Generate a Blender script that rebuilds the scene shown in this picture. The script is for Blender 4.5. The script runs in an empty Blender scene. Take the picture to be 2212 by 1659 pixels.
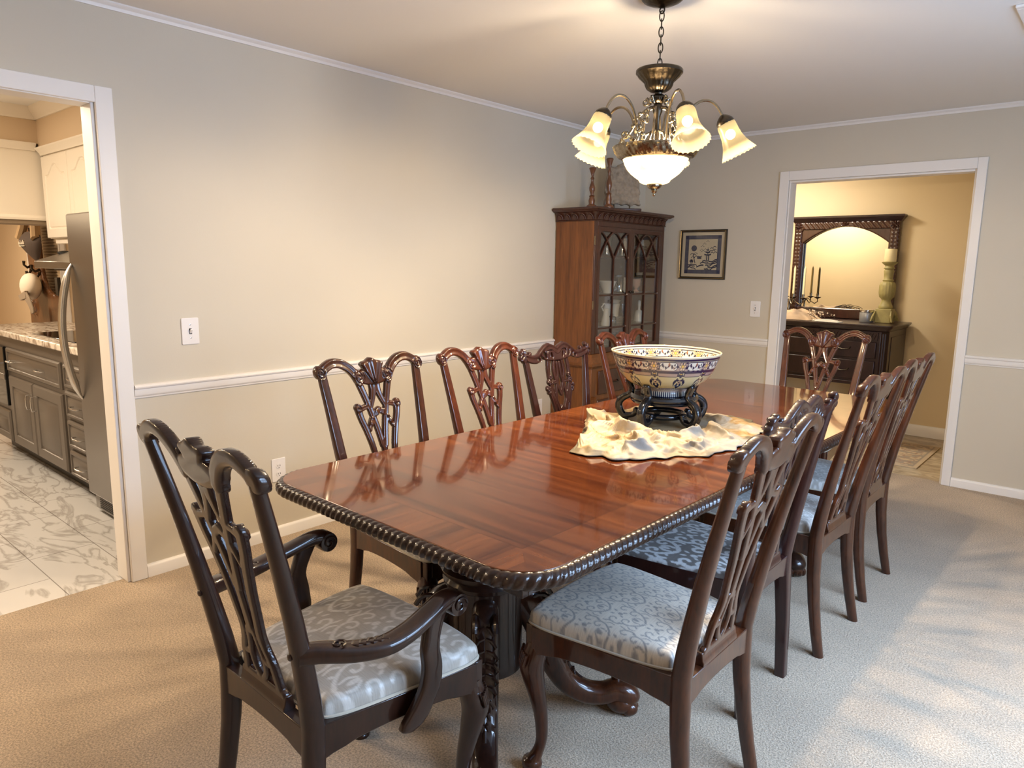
# a dining room with a long mahogany table, chairs, chandelier, china cabinet; kitchen and hall beyond
EXPO = 0.36
P_SHADE, P_BOWL, P_WIN, P_SKY, P_KIT, P_BRK, P_HALL, P_NEAR = 40.0, 20.0, 80.0, 46.0, 30.0, 60.0, 29.0, 20.0
WARM = (1.0, .76, .48); DAY = (.46, .67, 1.0)
SHADE_GLOW, BOWL_GLOW, BULB = 0.32, 0.75, 60.0
CHA = -0.66   # direction of the first chandelier arm
import bpy, bmesh, math, random
import numpy as np
from mathutils import Vector, Matrix
random.seed(7); rng = np.random.default_rng(7)
C = bpy.context.scene.collection
PI = math.pi

# ------------------------------------------------------------------ materials
def new_mat(name):
    m = bpy.data.materials.new(name); m.use_nodes = True
    nt = m.node_tree; nt.nodes.clear()
    out = nt.nodes.new('ShaderNodeOutputMaterial')
    return m, nt, out

def nd(nt, typ, **kw):
    n = nt.nodes.new(typ)
    for k, v in kw.items():
        if k.startswith('i_'):
            n.inputs[k[2:].replace('_', ' ')].default_value = v
        else:
            setattr(n, k, v)
    return n

def rgb(*c): return (c[0], c[1], c[2], 1.0)
def srgb(r, g, b):
    f = lambda v: (v/255/12.92) if v/255 <= 0.04045 else ((v/255+0.055)/1.055)**2.4
    return (f(r), f(g), f(b), 1.0)

def bsdf(nt, out, base, rough, metal=0.0, coat=0.0, spec=0.5, coat_rough=0.05, sheen=0.0):
    b = nt.nodes.new('ShaderNodeBsdfPrincipled')
    b.inputs['Base Color'].default_value = base
    b.inputs['Roughness'].default_value = rough
    b.inputs['Metallic'].default_value = metal
    b.inputs['Coat Weight'].default_value = coat
    b.inputs['Coat Roughness'].default_value = coat_rough
    b.inputs['Specular IOR Level'].default_value = spec
    b.inputs['Sheen Weight'].default_value = sheen
    nt.links.new(b.outputs[0], out.inputs[0])
    return b

def simple(name, base, rough=0.5, metal=0.0, coat=0.0, spec=0.5, noise=0.0, nscale=20.0, bump=0.0, bscale=200.0, coat_rough=0.05):
    m, nt, out = new_mat(name)
    b = bsdf(nt, out, base, rough, metal, coat, spec, coat_rough)
    tc = nd(nt, 'ShaderNodeTexCoord')
    if noise > 0:
        n = nd(nt, 'ShaderNodeTexNoise'); n.inputs['Scale'].default_value = nscale; n.inputs['Detail'].default_value = 4
        nt.links.new(tc.outputs['Object'], n.inputs['Vector'])
        mx = nd(nt, 'ShaderNodeMix', data_type='RGBA')
        mx.inputs['A'].default_value = rgb(*[c*(1-noise) for c in base[:3]])
        mx.inputs['B'].default_value = rgb(*[min(1, c*(1+noise)) for c in base[:3]])
        nt.links.new(n.outputs['Fac'], mx.inputs['Factor']); nt.links.new(mx.outputs['Result'], b.inputs['Base Color'])
    if bump > 0:
        n2 = nd(nt, 'ShaderNodeTexNoise'); n2.inputs['Scale'].default_value = bscale; n2.inputs['Detail'].default_value = 3
        nt.links.new(tc.outputs['Object'], n2.inputs['Vector'])
        bp = nd(nt, 'ShaderNodeBump'); bp.inputs['Strength'].default_value = bump; bp.inputs['Distance'].default_value = 0.004
        nt.links.new(n2.outputs['Fac'], bp.inputs['Height']); nt.links.new(bp.outputs['Normal'], b.inputs['Normal'])
    return m

def wood(name, dark, light, stretch=(1, 1, 1), scale=6.0, rough=0.25, coat=0.4, spec=0.5, streak=0.55, coat_rough=0.06):
    m, nt, out = new_mat(name)
    b = bsdf(nt, out, dark, rough, 0, coat, spec, coat_rough)
    tc = nd(nt, 'ShaderNodeTexCoord'); mp = nd(nt, 'ShaderNodeMapping')
    mp.inputs['Scale'].default_value = stretch
    nt.links.new(tc.outputs['Object'], mp.inputs['Vector'])
    n1 = nd(nt, 'ShaderNodeTexNoise'); n1.inputs['Scale'].default_value = scale; n1.inputs['Detail'].default_value = 6; n1.inputs['Roughness'].default_value = 0.62
    nt.links.new(mp.outputs[0], n1.inputs['Vector'])
    n2 = nd(nt, 'ShaderNodeTexNoise'); n2.inputs['Scale'].default_value = scale*5; n2.inputs['Detail'].default_value = 3
    nt.links.new(mp.outputs[0], n2.inputs['Vector'])
    mm = nd(nt, 'ShaderNodeMath', operation='MULTIPLY_ADD'); mm.inputs[1].default_value = streak; mm.inputs[2].default_value = 0.5-streak*0.5
    nt.links.new(n2.outputs['Fac'], mm.inputs[0])
    av = nd(nt, 'ShaderNodeMath', operation='ADD'); nt.links.new(n1.outputs['Fac'], av.inputs[0]); nt.links.new(mm.outputs[0], av.inputs[1])
    hf = nd(nt, 'ShaderNodeMath', operation='MULTIPLY'); hf.inputs[1].default_value = 0.5; nt.links.new(av.outputs[0], hf.inputs[0])
    cr = nd(nt, 'ShaderNodeValToRGB')
    cr.color_ramp.elements[0].position = 0.36; cr.color_ramp.elements[0].color = dark
    cr.color_ramp.elements[1].position = 0.66; cr.color_ramp.elements[1].color = light
    nt.links.new(hf.outputs[0], cr.inputs[0]); nt.links.new(cr.outputs[0], b.inputs['Base Color'])
    return m

def attr_mat(name, attr, rough, coat=0.0, spec=0.5, bump=None):
    m, nt, out = new_mat(name); b = bsdf(nt, out, rgb(.5, .5, .5), rough, 0, coat, spec)
    a = nd(nt, 'ShaderNodeAttribute'); a.attribute_name = attr
    nt.links.new(a.outputs['Color'], b.inputs['Base Color'])
    if bump:
        tc = nd(nt, 'ShaderNodeTexCoord')
        n2 = nd(nt, 'ShaderNodeTexNoise'); n2.inputs['Scale'].default_value = bump[0]; n2.inputs['Detail'].default_value = 3
        nt.links.new(tc.outputs['Object'], n2.inputs['Vector'])
        bp = nd(nt, 'ShaderNodeBump'); bp.inputs['Strength'].default_value = bump[1]; bp.inputs['Distance'].default_value = 0.003
        nt.links.new(n2.outputs['Fac'], bp.inputs['Height']); nt.links.new(bp.outputs['Normal'], b.inputs['Normal'])
    return m

def fabric(name, ground, motif, slub_scale, r0=0.55, r1=0.32):
    """woven damask: 'damask' point attribute picks ground or motif thread"""
    m, nt, out = new_mat(name); b = bsdf(nt, out, ground, r0, 0, 0, 0.5, sheen=0.15)
    a = nd(nt, 'ShaderNodeAttribute'); a.attribute_name = 'damask'
    tc = nd(nt, 'ShaderNodeTexCoord'); mp = nd(nt, 'ShaderNodeMapping'); mp.inputs['Scale'].default_value = (30, 380, 30)
    nt.links.new(tc.outputs['Object'], mp.inputs[0])
    n = nd(nt, 'ShaderNodeTexNoise'); n.inputs['Scale'].default_value = slub_scale; n.inputs['Detail'].default_value = 3
    nt.links.new(mp.outputs[0], n.inputs['Vector'])
    mx = nd(nt, 'ShaderNodeMix', data_type='RGBA'); mx.inputs['A'].default_value = ground; mx.inputs['B'].default_value = motif
    nt.links.new(a.outputs['Fac'], mx.inputs['Factor'])
    mx2 = nd(nt, 'ShaderNodeMix', data_type='RGBA', blend_type='MULTIPLY'); mx2.inputs['Factor'].default_value = 0.28
    cr = nd(nt, 'ShaderNodeValToRGB'); cr.color_ramp.elements[0].position = .3; cr.color_ramp.elements[0].color = (.45, .45, .45, 1); cr.color_ramp.elements[1].position = .65
    nt.links.new(n.outputs['Fac'], cr.inputs[0])
    nt.links.new(mx.outputs['Result'], mx2.inputs['A']); nt.links.new(cr.outputs[0], mx2.inputs['B'])
    nt.links.new(mx2.outputs['Result'], b.inputs['Base Color'])
    mr = nd(nt, 'ShaderNodeMapRange'); mr.inputs['To Min'].default_value = r0; mr.inputs['To Max'].default_value = r1
    nt.links.new(a.outputs['Fac'], mr.inputs['Value']); nt.links.new(mr.outputs[0], b.inputs['Roughness'])
    bp = nd(nt, 'ShaderNodeBump'); bp.inputs['Strength'].default_value = 0.25; bp.inputs['Distance'].default_value = 0.002
    nt.links.new(n.outputs['Fac'], bp.inputs['Height']); nt.links.new(bp.outputs['Normal'], b.inputs['Normal'])
    return m

def glass(name, tint=(1, 1, 1), refl=0.10, alpha=0.9, rough=0.02):
    """thin clear glass: mostly see-through with a fresnel sheen"""
    m, nt, out = new_mat(name)
    t = nd(nt, 'ShaderNodeBsdfTransparent'); t.inputs[0].default_value = rgb(*[c*alpha for c in tint])
    g = nd(nt, 'ShaderNodeBsdfGlossy'); g.inputs['Roughness'].default_value = rough; g.inputs['Color'].default_value = rgb(1, 1, 1)
    lw = nd(nt, 'ShaderNodeLayerWeight'); lw.inputs['Blend'].default_value = 0.25
    mr = nd(nt, 'ShaderNodeMapRange'); mr.inputs['To Min'].default_value = refl*0.5; mr.inputs['To Max'].default_value = min(1, refl*6)
    nt.links.new(lw.outputs['Fresnel'], mr.inputs['Value'])
    mx = nd(nt, 'ShaderNodeMixShader'); nt.links.new(mr.outputs[0], mx.inputs[0]); nt.links.new(t.outputs[0], mx.inputs[1]); nt.links.new(g.outputs[0], mx.inputs[2])
    nt.links.new(mx.outputs[0], out.inputs[0]); return m

def shade_glass(name, col, see=0.3, glow=0.0):
    """frosted lamp glass: light of the bulb passes and scatters through it"""
    m, nt, out = new_mat(name)
    tr = nd(nt, 'ShaderNodeBsdfTranslucent'); tr.inputs[0].default_value = col
    tp = nd(nt, 'ShaderNodeBsdfTransparent'); tp.inputs[0].default_value = rgb(.95, .93, .88)
    pr = nd(nt, 'ShaderNodeBsdfPrincipled'); pr.inputs['Base Color'].default_value = col; pr.inputs['Roughness'].default_value = 0.25
    tc = nd(nt, 'ShaderNodeTexCoord'); w = nd(nt, 'ShaderNodeTexNoise'); w.inputs['Scale'].default_value = 45; w.inputs['Detail'].default_value = 2
    nt.links.new(tc.outputs['Object'], w.inputs['Vector'])
    bp = nd(nt, 'ShaderNodeBump'); bp.inputs['Strength'].default_value = .5; bp.inputs['Distance'].default_value = .004
    nt.links.new(w.outputs['Fac'], bp.inputs['Height']); nt.links.new(bp.outputs[0], pr.inputs['Normal']); nt.links.new(bp.outputs[0], tr.inputs['Normal'])
    m1 = nd(nt, 'ShaderNodeMixShader'); m1.inputs[0].default_value = 0.45; nt.links.new(tr.outputs[0], m1.inputs[1]); nt.links.new(pr.outputs[0], m1.inputs[2])
    m2 = nd(nt, 'ShaderNodeMixShader'); m2.inputs[0].default_value = see; nt.links.new(m1.outputs[0], m2.inputs[1]); nt.links.new(tp.outputs[0], m2.inputs[2])
    last = m2.outputs[0]
    if glow > 0:
        em = nd(nt, 'ShaderNodeEmission'); em.inputs[0].default_value = rgb(1, .74, .36); em.inputs[1].default_value = glow
        ad = nd(nt, 'ShaderNodeAddShader'); nt.links.new(last, ad.inputs[0]); nt.links.new(em.outputs[0], ad.inputs[1]); last = ad.outputs[0]
    nt.links.new(last, out.inputs[0]); return m

def emit(name, col, s):
    m, nt, out = new_mat(name); e = nd(nt, 'ShaderNodeEmission'); e.inputs[0].default_value = col; e.inputs[1].default_value = s
    nt.links.new(e.outputs[0], out.inputs[0]); return m

# ------------------------------------------------------------------ mesh building
class MB:
    def __init__(s): s.v = []; s.f = []; s.col = None
    def add(s, vs, fs, M=None):
        o = len(s.v)
        if M is not None: vs = [tuple(M @ Vector(v)) for v in vs]
        s.v.extend([tuple(v) for v in vs]); s.f.extend([tuple(i+o for i in f) for f in fs]); return s
    def box(s, x0, x1, y0, y1, z0, z1, M=None):
        vs = [(x0, y0, z0), (x1, y0, z0), (x1, y1, z0), (x0, y1, z0), (x0, y0, z1), (x1, y0, z1), (x1, y1, z1), (x0, y1, z1)]
        return s.add(vs, [(0, 3, 2, 1), (4, 5, 6, 7), (0, 1, 5, 4), (1, 2, 6, 5), (2, 3, 7, 6), (3, 0, 4, 7)], M)
    def prism(s, poly, a0, a1, axis=2, M=None):
        """polygon in the two other axes extruded along axis"""
        n = len(poly)
        def P(p, a):
            if axis == 2: return (p[0], p[1], a)
            if axis == 1: return (p[0], a, p[1])
            return (a, p[0], p[1])
        vs = [P(p, a0) for p in poly]+[P(p, a1) for p in poly]
        fs = [tuple(range(n))[::-1], tuple(range(n, 2*n))]+[(i, (i+1) % n, n+(i+1) % n, n+i) for i in range(n)]
        return s.add(vs, fs, M)
    def lathe(s, prof, seg=32, M=None, cap=True, flute=0, famp=0.0, frange=None):
        vs = []; fs = []
        for k, (r, z) in enumerate(prof):
            for i in range(seg):
                a = 2*PI*i/seg; rr = r
                if flute and (frange is None or frange[0] <= z <= frange[1]): rr = r*(1+famp*abs(math.cos(a*flute/2)))
                vs.append((rr*math.cos(a), rr*math.sin(a), z))
        for k in range(len(prof)-1):
            for i in range(seg):
                j = (i+1) % seg; fs.append((k*seg+i, k*seg+j, (k+1)*seg+j, (k+1)*seg+i))
        if cap:
            fs.append(tuple(range(seg))[::-1]); n = (len(prof)-1)*seg; fs.append(tuple(range(n, n+seg)))
        return s.add(vs, fs, M)
    def rings(s, rs, cap=True, closed=False, M=None):
        n = len(rs[0]); vs = [p for r in rs for p in r]; fs = []
        K = len(rs); kk = K if closed else K-1
        for k in range(kk):
            k2 = (k+1) % K
            for i in range(n):
                j = (i+1) % n; fs.append((k*n+i, k*n+j, k2*n+j, k2*n+i))
        if cap and not closed: fs.append(tuple(range(n))[::-1]); fs.append(tuple(range((K-1)*n, K*n)))
        return s.add(vs, fs, M)
    def tube(s, pts, r, seg=8, closed=False, M=None, flat=1.0):
        pts = [Vector(p) for p in pts]; n = len(pts); rs = []
        rad = r if isinstance(r, (list, tuple)) else [r]*n
        up = None
        for i in range(n):
            t = (pts[(i+1) % n]-pts[i-1]) if closed else (pts[min(i+1, n-1)]-pts[max(i-1, 0)])
            t.normalize()
            if up is None:
                up = Vector((0, 0, 1)) if abs(t.z) < 0.9 else Vector((1, 0, 0))
            up = (up-t*up.dot(t)); up.normalize(); b = t.cross(up)
            rs.append([tuple(pts[i]+(up*math.cos(2*PI*k/seg)*flat+b*math.sin(2*PI*k/seg))*rad[i]) for k in range(seg)])
        return s.rings(rs, closed=closed, M=M)
    def sphere(s, c, r, seg=16, rg=10, sc=(1, 1, 1)):
        prof = [(max(1e-4, r*math.sin(PI*k/rg)), -r*math.cos(PI*k/rg)) for k in range(rg+1)]
        return s.lathe(prof, seg, Matrix.Translation(c) @ Matrix.Diagonal((*sc, 1)))
    def build(s, name, mat, parent=None, smooth=True, bevel=0.0, ang=35, seg=2, loc=None, recalc=True, vcol=None, solid=0.0):
        me = bpy.data.meshes.new(name); me.from_pydata(s.v, [], s.f)
        if recalc:
            bm = bmesh.new(); bm.from_mesh(me); bmesh.ops.recalc_face_normals(bm, faces=bm.faces); bm.to_mesh(me); bm.free()
        me.materials.append(mat)
        if smooth:
            me.shade_smooth(); me.set_sharp_from_angle(angle=math.radians(ang))
        if vcol:
            for nm, arr in vcol.items():
                arr = np.asarray(arr, float)
                if arr.ndim == 1:
                    at = me.attributes.new(nm, 'FLOAT', 'POINT'); at.data.foreach_set('value', arr.ravel())
                else:
                    at = me.color_attributes.new(nm, 'FLOAT_COLOR', 'POINT')
                    if arr.shape[1] == 3: arr = np.hstack([arr, np.ones((len(arr), 1))])
                    at.data.foreach_set('color', arr.ravel())
        o = bpy.data.objects.new(name, me); C.objects.link(o)
        if parent: o.parent = parent
        if loc: o.location = loc
        if solid:
            md = o.modifiers.new('Solid', 'SOLIDIFY'); md.thickness = solid; md.offset = 0
        if bevel > 0:
            md = o.modifiers.new('Bevel', 'BEVEL'); md.width = bevel; md.segments = seg; md.limit_method = 'ANGLE'; md.angle_limit = math.radians(40); md.harden_normals = False
        return o

def tag(o, label, cat, group=None):
    o['label'] = label; o['category'] = cat
    if group: o['group'] = group
    return o
def thing(name, label, cat, loc=(0, 0, 0), rz=0.0, group=None):
    o = bpy.data.objects.new(name, None); C.objects.link(o); o.empty_display_size = 0.1
    o.location = loc; o.rotation_euler = (0, 0, rz); return tag(o, label, cat, group)
def struct(name, mb, mat, bevel=0.0, smooth=True):
    o = mb.build(name, mat, None, smooth=smooth, bevel=bevel); o['kind'] = 'structure'; return o
def kids(o): return list(o.children)
def dup(root, loc, rz, label, group=None, mats=None):
    """copy a thing with its parts and sub-parts; mats swaps materials on the copy"""
    def cp(o, par):
        c = o.copy(); C.objects.link(c)
        if par is not None: c.parent = par
        if mats and c.type == 'MESH' and c.data.materials:
            m = mats.get(c.data.materials[0].name)
            if m is not None:
                c.material_slots[0].link = 'OBJECT'; c.material_slots[0].material = m
        for ch in kids(o): cp(ch, c)
        return c
    r = cp(root, None); r.location = loc; r.rotation_euler = (0, 0, rz); r['label'] = label
    if group: r['group'] = group
    return r

# ------------------------------------------------------------------ 2-D shapes by distance (fretwork, carving)
def cat(pts, n=8):
    P = np.array(pts, float); out = []
    Q = np.vstack([2*P[0]-P[1], P, 2*P[-1]-P[-2]])
    for i in range(1, len(Q)-2):
        for t in np.linspace(0, 1, n, endpoint=False):
            a, b, c, d = Q[i-1], Q[i], Q[i+1], Q[i+2]
            out.append(0.5*((2*b)+(-a+c)*t+(2*a-5*b+4*c-d)*t*t+(-a+3*b-3*c+d)*t**3))
    out.append(P[-1]); return np.array(out)
def stroke(U, V, S):
    D = np.full(U.shape, 9.0); Q = np.full(U.shape, 9.0); L = np.zeros(U.shape)
    acc = 0.0
    for a, b in zip(S[:-1], S[1:]):
        dx, dy = b[0]-a[0], b[1]-a[1]; l2 = dx*dx+dy*dy+1e-12
        t = np.clip(((U-a[0])*dx+(V-a[1])*dy)/l2, 0, 1)
        h = np.hypot(U-a[0]-t*dx, V-a[1]-t*dy); r = a[2]+(b[2]-a[2])*t; d = h-r
        k = d < D; D = np.where(k, d, D); Q = np.where(k, h/r, Q); L = np.where(k, acc+t*math.sqrt(l2), L); acc += math.sqrt(l2)
    return D, Q, L
def ell(U, V, cx, cy, a, b, rot=0.0):
    c, s = math.cos(rot), math.sin(rot); x = (U-cx)*c+(V-cy)*s; y = -(U-cx)*s+(V-cy)*c
    return (np.hypot(x/a, y/b)-1)*min(a, b)

def plate(fn, u0, u1, v0, v1, step, T, rnd, mp, flat0=0.45):
    """solid fretwork plate: outline D<0, rounded edges, relief R on the front"""
    us = np.arange(u0, u1+step, step); vs = np.arange(v0, v1+step, step)
    U, V = np.meshgrid(us, vs, indexing='ij'); D, R = fn(U, V)
    D = np.where(np.abs(D) < 1e-6, 1e-6, D); I = D < 0
    P = []; ids = {}
    def gv(i, j):
        k = (i, j)
        if k not in ids: ids[k] = len(P); P.append((us[i], vs[j], D[i, j], R[i, j]))
        return ids[k]
    def ev(a, b):
        if a > b: a, b = b, a
        k = (a, b)
        if k not in ids:
            t = D[a]/(D[a]-D[b]); ids[k] = len(P)
            P.append((us[a[0]]+(us[b[0]]-us[a[0]])*t, vs[a[1]]+(vs[b[1]]-vs[a[1]])*t, 0.0, 0.0))
        return ids[k]
    polys = []; be = []
    any_in = I[:-1, :-1] | I[1:, :-1] | I[1:, 1:] | I[:-1, 1:]
    for i, j in zip(*np.nonzero(any_in)):
        cs = [(i, j), (i+1, j), (i+1, j+1), (i, j+1)]; ins = [I[c] for c in cs]
        if all(ins): polys.append(tuple(gv(*c) for c in cs)); continue
        poly = []; last = None; first = None
        for k in range(4):
            a, b = cs[k], cs[(k+1) % 4]
            if ins[k]: poly.append(gv(*a))
            if ins[k] != ins[(k+1) % 4]:
                e = ev(a, b); poly.append(e)
                if ins[k]: last = e
                else:
                    if last is not None: be.append((last, e)); last = None
                    else: first = e
        if last is not None and first is not None: be.append((last, first))
        if len(poly) >= 3: polys.append(tuple(poly))
    n = len(P); mb = MB(); A = np.array(P)
    q = np.clip(-A[:, 2]/rnd, 0, 1); pr = flat0+(1-flat0)*np.sqrt(1-(1-q)**2)
    yf = T/2*pr+A[:, 3]; yb = -T/2*pr
    vsx = [mp(A[k, 0], A[k, 1], yf[k]) for k in range(n)]+[mp(A[k, 0], A[k, 1], yb[k]) for k in range(n)]
    fs = [p[::-1] for p in polys]+[tuple(x+n for x in p) for p in polys]+[(a, b, b+n, a+n) for a, b in be]
    mb.add(vsx, fs); return mb

def vnoise(x, y, seed=0):
    """smooth value noise"""
    xi = np.floor(x).astype(int); yi = np.floor(y).astype(int); xf = x-xi; yf = y-yi
    def h(a, b):
        n = (a*374761393+b*668265263+seed*1442695041) & 0x7fffffff
        n = ((n ^ (n >> 13))*1274126177) & 0x7fffffff
        return ((n ^ (n >> 16)) & 0xffff)/65535.0
    u = xf*xf*(3-2*xf); v = yf*yf*(3-2*yf)
    return (h(xi, yi)*(1-u)+h(xi+1, yi)*u)*(1-v)+(h(xi, yi+1)*(1-u)+h(xi+1, yi+1)*u)*v

def roundrect(x0, x1, y0, y1, r, n=8):
    pts = []
    for cx, cy, a0 in ((x1-r, y0+r, -PI/2), (x1-r, y1-r, 0), (x0+r, y1-r, PI/2), (x0+r, y0+r, PI)):
        for k in range(n+1):
            a = a0+PI/2*k/n; pts.append((cx+r*math.cos(a), cy+r*math.sin(a)))
    return pts
# ------------------------------------------------------------------ shared materials
def paint_mat():
    """greige wall paint with the slightly darker touch-up patches seen on the wall"""
    m, nt, out = new_mat('wall_paint'); b = bsdf(nt, out, WALL, 0.55, spec=0.35)
    tc = nd(nt, 'ShaderNodeTexCoord')
    n = nd(nt, 'ShaderNodeTexNoise'); n.inputs['Scale'].default_value = 1.6; n.inputs['Detail'].default_value = 3
    nt.links.new(tc.outputs['Object'], n.inputs[0])
    mx = nd(nt, 'ShaderNodeMix', data_type='RGBA'); mx.inputs['A'].default_value = rgb(*[c*.95 for c in WALL[:3]]); mx.inputs['B'].default_value = rgb(*[c*1.04 for c in WALL[:3]])
    nt.links.new(n.outputs[0], mx.inputs['Factor']); nt.links.new(mx.outputs['Result'], b.inputs['Base Color'])
    n2 = nd(nt, 'ShaderNodeTexNoise'); n2.inputs['Scale'].default_value = 160; nt.links.new(tc.outputs['Object'], n2.inputs[0])
    bp = nd(nt, 'ShaderNodeBump'); bp.inputs['Strength'].default_value = .06; bp.inputs['Distance'].default_value = .003
    nt.links.new(n2.outputs[0], bp.inputs['Height']); nt.links.new(bp.outputs[0], b.inputs['Normal'])
    return m
WALL = srgb(208, 200, 184)
M_wall = paint_mat()
M_trim = simple('white_trim_paint', srgb(236, 233, 230), 0.35, spec=0.4)
M_ceil = simple('ceiling_paint', srgb(232, 230, 226), 0.8, spec=0.2)
M_kwall = simple('kitchen_wall_paint', srgb(214, 190, 158), 0.6, noise=.03, nscale=3)
M_hwall = simple('hall_wall_paint', srgb(222, 203, 166), 0.6, noise=.03, nscale=3)

def carpet_mat():
    m, nt, out = new_mat('cut_pile_carpet'); b = bsdf(nt, out, srgb(200, 186, 168), 0.95, spec=0.15, sheen=0.3)
    tc = nd(nt, 'ShaderNodeTexCoord')
    n = nd(nt, 'ShaderNodeTexNoise'); n.inputs['Scale'].default_value = 165; n.inputs['Detail'].default_value = 4; n.inputs['Roughness'].default_value = .7
    n2 = nd(nt, 'ShaderNodeTexNoise'); n2.inputs['Scale'].default_value = 3.2; n2.inputs['Detail'].default_value = 3
    for q in (n, n2): nt.links.new(tc.outputs['Object'], q.inputs[0])
    cr = nd(nt, 'ShaderNodeValToRGB'); cr.color_ramp.elements[0].position = .36; cr.color_ramp.elements[0].color = srgb(158, 135, 108)
    cr.color_ramp.elements[1].position = .62; cr.color_ramp.elements[1].color = srgb(232, 207, 176)
    nt.links.new(n.outputs[0], cr.inputs[0])
    mr = nd(nt, 'ShaderNodeMapRange'); mr.inputs['From Min'].default_value = .3; mr.inputs['From Max'].default_value = .7; mr.inputs['To Min'].default_value = .86; mr.inputs['To Max'].default_value = 1.08
    nt.links.new(n2.outputs[0], mr.inputs['Value'])
    mx = nd(nt, 'ShaderNodeMix', data_type='RGBA', blend_type='MULTIPLY'); mx.inputs['Factor'].default_value = 1
    cmb = nd(nt, 'ShaderNodeCombineColor')
    for k in range(3): nt.links.new(mr.outputs[0], cmb.inputs[k])
    nt.links.new(cr.outputs[0], mx.inputs['A']); nt.links.new(cmb.outputs[0], mx.inputs['B']); nt.links.new(mx.outputs['Result'], b.inputs['Base Color'])
    bp = nd(nt, 'ShaderNodeBump'); bp.inputs['Strength'].default_value = 1.0; bp.inputs['Distance'].default_value = .012
    nt.links.new(n.outputs[0], bp.inputs['Height']); nt.links.new(bp.outputs[0], b.inputs['Normal'])
    return m
M_carpet = carpet_mat()

def tile_mat():
    """polished marble-look tiles 0.6 x 0.3 m in running bond with thin joints and grey veins"""
    m, nt, out = new_mat('marble_tile'); b = bsdf(nt, out, rgb(.8, .8, .8), 0.18, spec=0.5)
    tc = nd(nt, 'ShaderNodeTexCoord'); mp = nd(nt, 'ShaderNodeMapping'); mp.inputs['Location'].default_value = (0.0, 0.23, 0)
    nt.links.new(tc.outputs['Object'], mp.inputs[0])
    br = nd(nt, 'ShaderNodeTexBrick'); br.offset = .5; br.inputs['Scale'].default_value = 1; br.inputs['Brick Width'].default_value = .6; br.inputs['Row Height'].default_value = .285
    br.inputs['Mortar Size'].default_value = .0022; br.inputs['Mortar Smooth'].default_value = .1; br.inputs['Color1'].default_value = rgb(1, 1, 1); br.inputs['Color2'].default_value = rgb(.93, .93, .93); br.inputs['Mortar'].default_value = rgb(.42, .40, .38)
    nt.links.new(mp.outputs[0], br.inputs['Vector'])
    n = nd(nt, 'ShaderNodeTexNoise'); n.inputs['Scale'].default_value = 2.2; n.inputs['Detail'].default_value = 8; n.inputs['Distortion'].default_value = 1.4
    mp2 = nd(nt, 'ShaderNodeMapping'); mp2.inputs['Rotation'].default_value = (0, 0, .7); mp2.inputs['Scale'].default_value = (1, 2.6, 1)
    nt.links.new(tc.outputs['Object'], mp2.inputs[0]); nt.links.new(mp2.outputs[0], n.inputs[0])
    sb = nd(nt, 'ShaderNodeMath', operation='SUBTRACT'); sb.inputs[1].default_value = .5; nt.links.new(n.outputs[0], sb.inputs[0])
    ab = nd(nt, 'ShaderNodeMath', operation='ABSOLUTE'); nt.links.new(sb.outputs[0], ab.inputs[0])
    cr = nd(nt, 'ShaderNodeValToRGB'); cr.color_ramp.elements[0].position = 0.0; cr.color_ramp.elements[0].color = srgb(172, 168, 164)
    cr.color_ramp.elements[1].position = .05; cr.color_ramp.elements[1].color = srgb(208, 206, 204)
    nt.links.new(ab.outputs[0], cr.inputs[0])
    mx = nd(nt, 'ShaderNodeMix', data_type='RGBA', blend_type='MULTIPLY'); mx.inputs['Factor'].default_value = 1
    nt.links.new(cr.outputs[0], mx.inputs['A']); nt.links.new(br.outputs['Color'], mx.inputs['B']); nt.links.new(mx.outputs['Result'], b.inputs['Base Color'])
    return m
M_tile = tile_mat()
def stone_mat(name, a, bb, rough, scale=6.0, dist=2.5):
    m, nt, out = new_mat(name); b = bsdf(nt, out, a, rough, spec=.5)
    tc = nd(nt, 'ShaderNodeTexCoord'); n = nd(nt, 'ShaderNodeTexNoise'); n.inputs['Scale'].default_value = scale; n.inputs['Detail'].default_value = 8; n.inputs['Distortion'].default_value = dist
    mp = nd(nt, 'ShaderNodeMapping'); mp.inputs['Rotation'].default_value = (0, 0, .6); mp.inputs['Scale'].default_value = (1, 2.4, 1)
    nt.links.new(tc.outputs['Object'], mp.inputs[0]); nt.links.new(mp.outputs[0], n.inputs[0])
    cr = nd(nt, 'ShaderNodeValToRGB'); cr.color_ramp.elements[0].position = .38; cr.color_ramp.elements[0].color = bb; cr.color_ramp.elements[1].position = .55; cr.color_ramp.elements[1].color = a
    nt.links.new(n.outputs[0], cr.inputs[0]); nt.links.new(cr.outputs[0], b.inputs['Base Color']); return m

M_mahog = wood('mahogany', rgb(.016, .0050, .0026), rgb(.080, .0215, .0065), (5, 5, 1.2), 5, .35, .85, .22, coat_rough=.045)
M_mahog_dk = wood('dark_mahogany', rgb(.012, .0045, .003), rgb(.030, .010, .005), (5, 5, 1.2), 5, .35, .75, .2, coat_rough=.045)
M_mahog_red = wood('red_mahogany', rgb(.032, .007, .0035), rgb(.115, .028, .0095), (5, 5, 1.2), 5, .35, .85, .22, coat_rough=.045)
M_plum = wood('plum_brown_wood', rgb(.020, .0065, .006), rgb(.042, .0135, .0105), (5, 5, 1.2), 5, .35, .85, .22, coat_rough=.045)
M_cabside = wood('cabinet_veneer', rgb(.085, .026, .006), rgb(.24, .085, .020), (9, 9, .55), 3.2, .38, .15)
M_cabdark = wood('cabinet_mahogany', rgb(.030, .010, .006), rgb(.085, .028, .014), (6, 6, 1.2), 5, .32, .25)
M_espresso = wood('espresso_wood', rgb(.010, .004, .0045), rgb(.030, .011, .011), (5, 5, 1.2), 5, .35, .3, .3)
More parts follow.
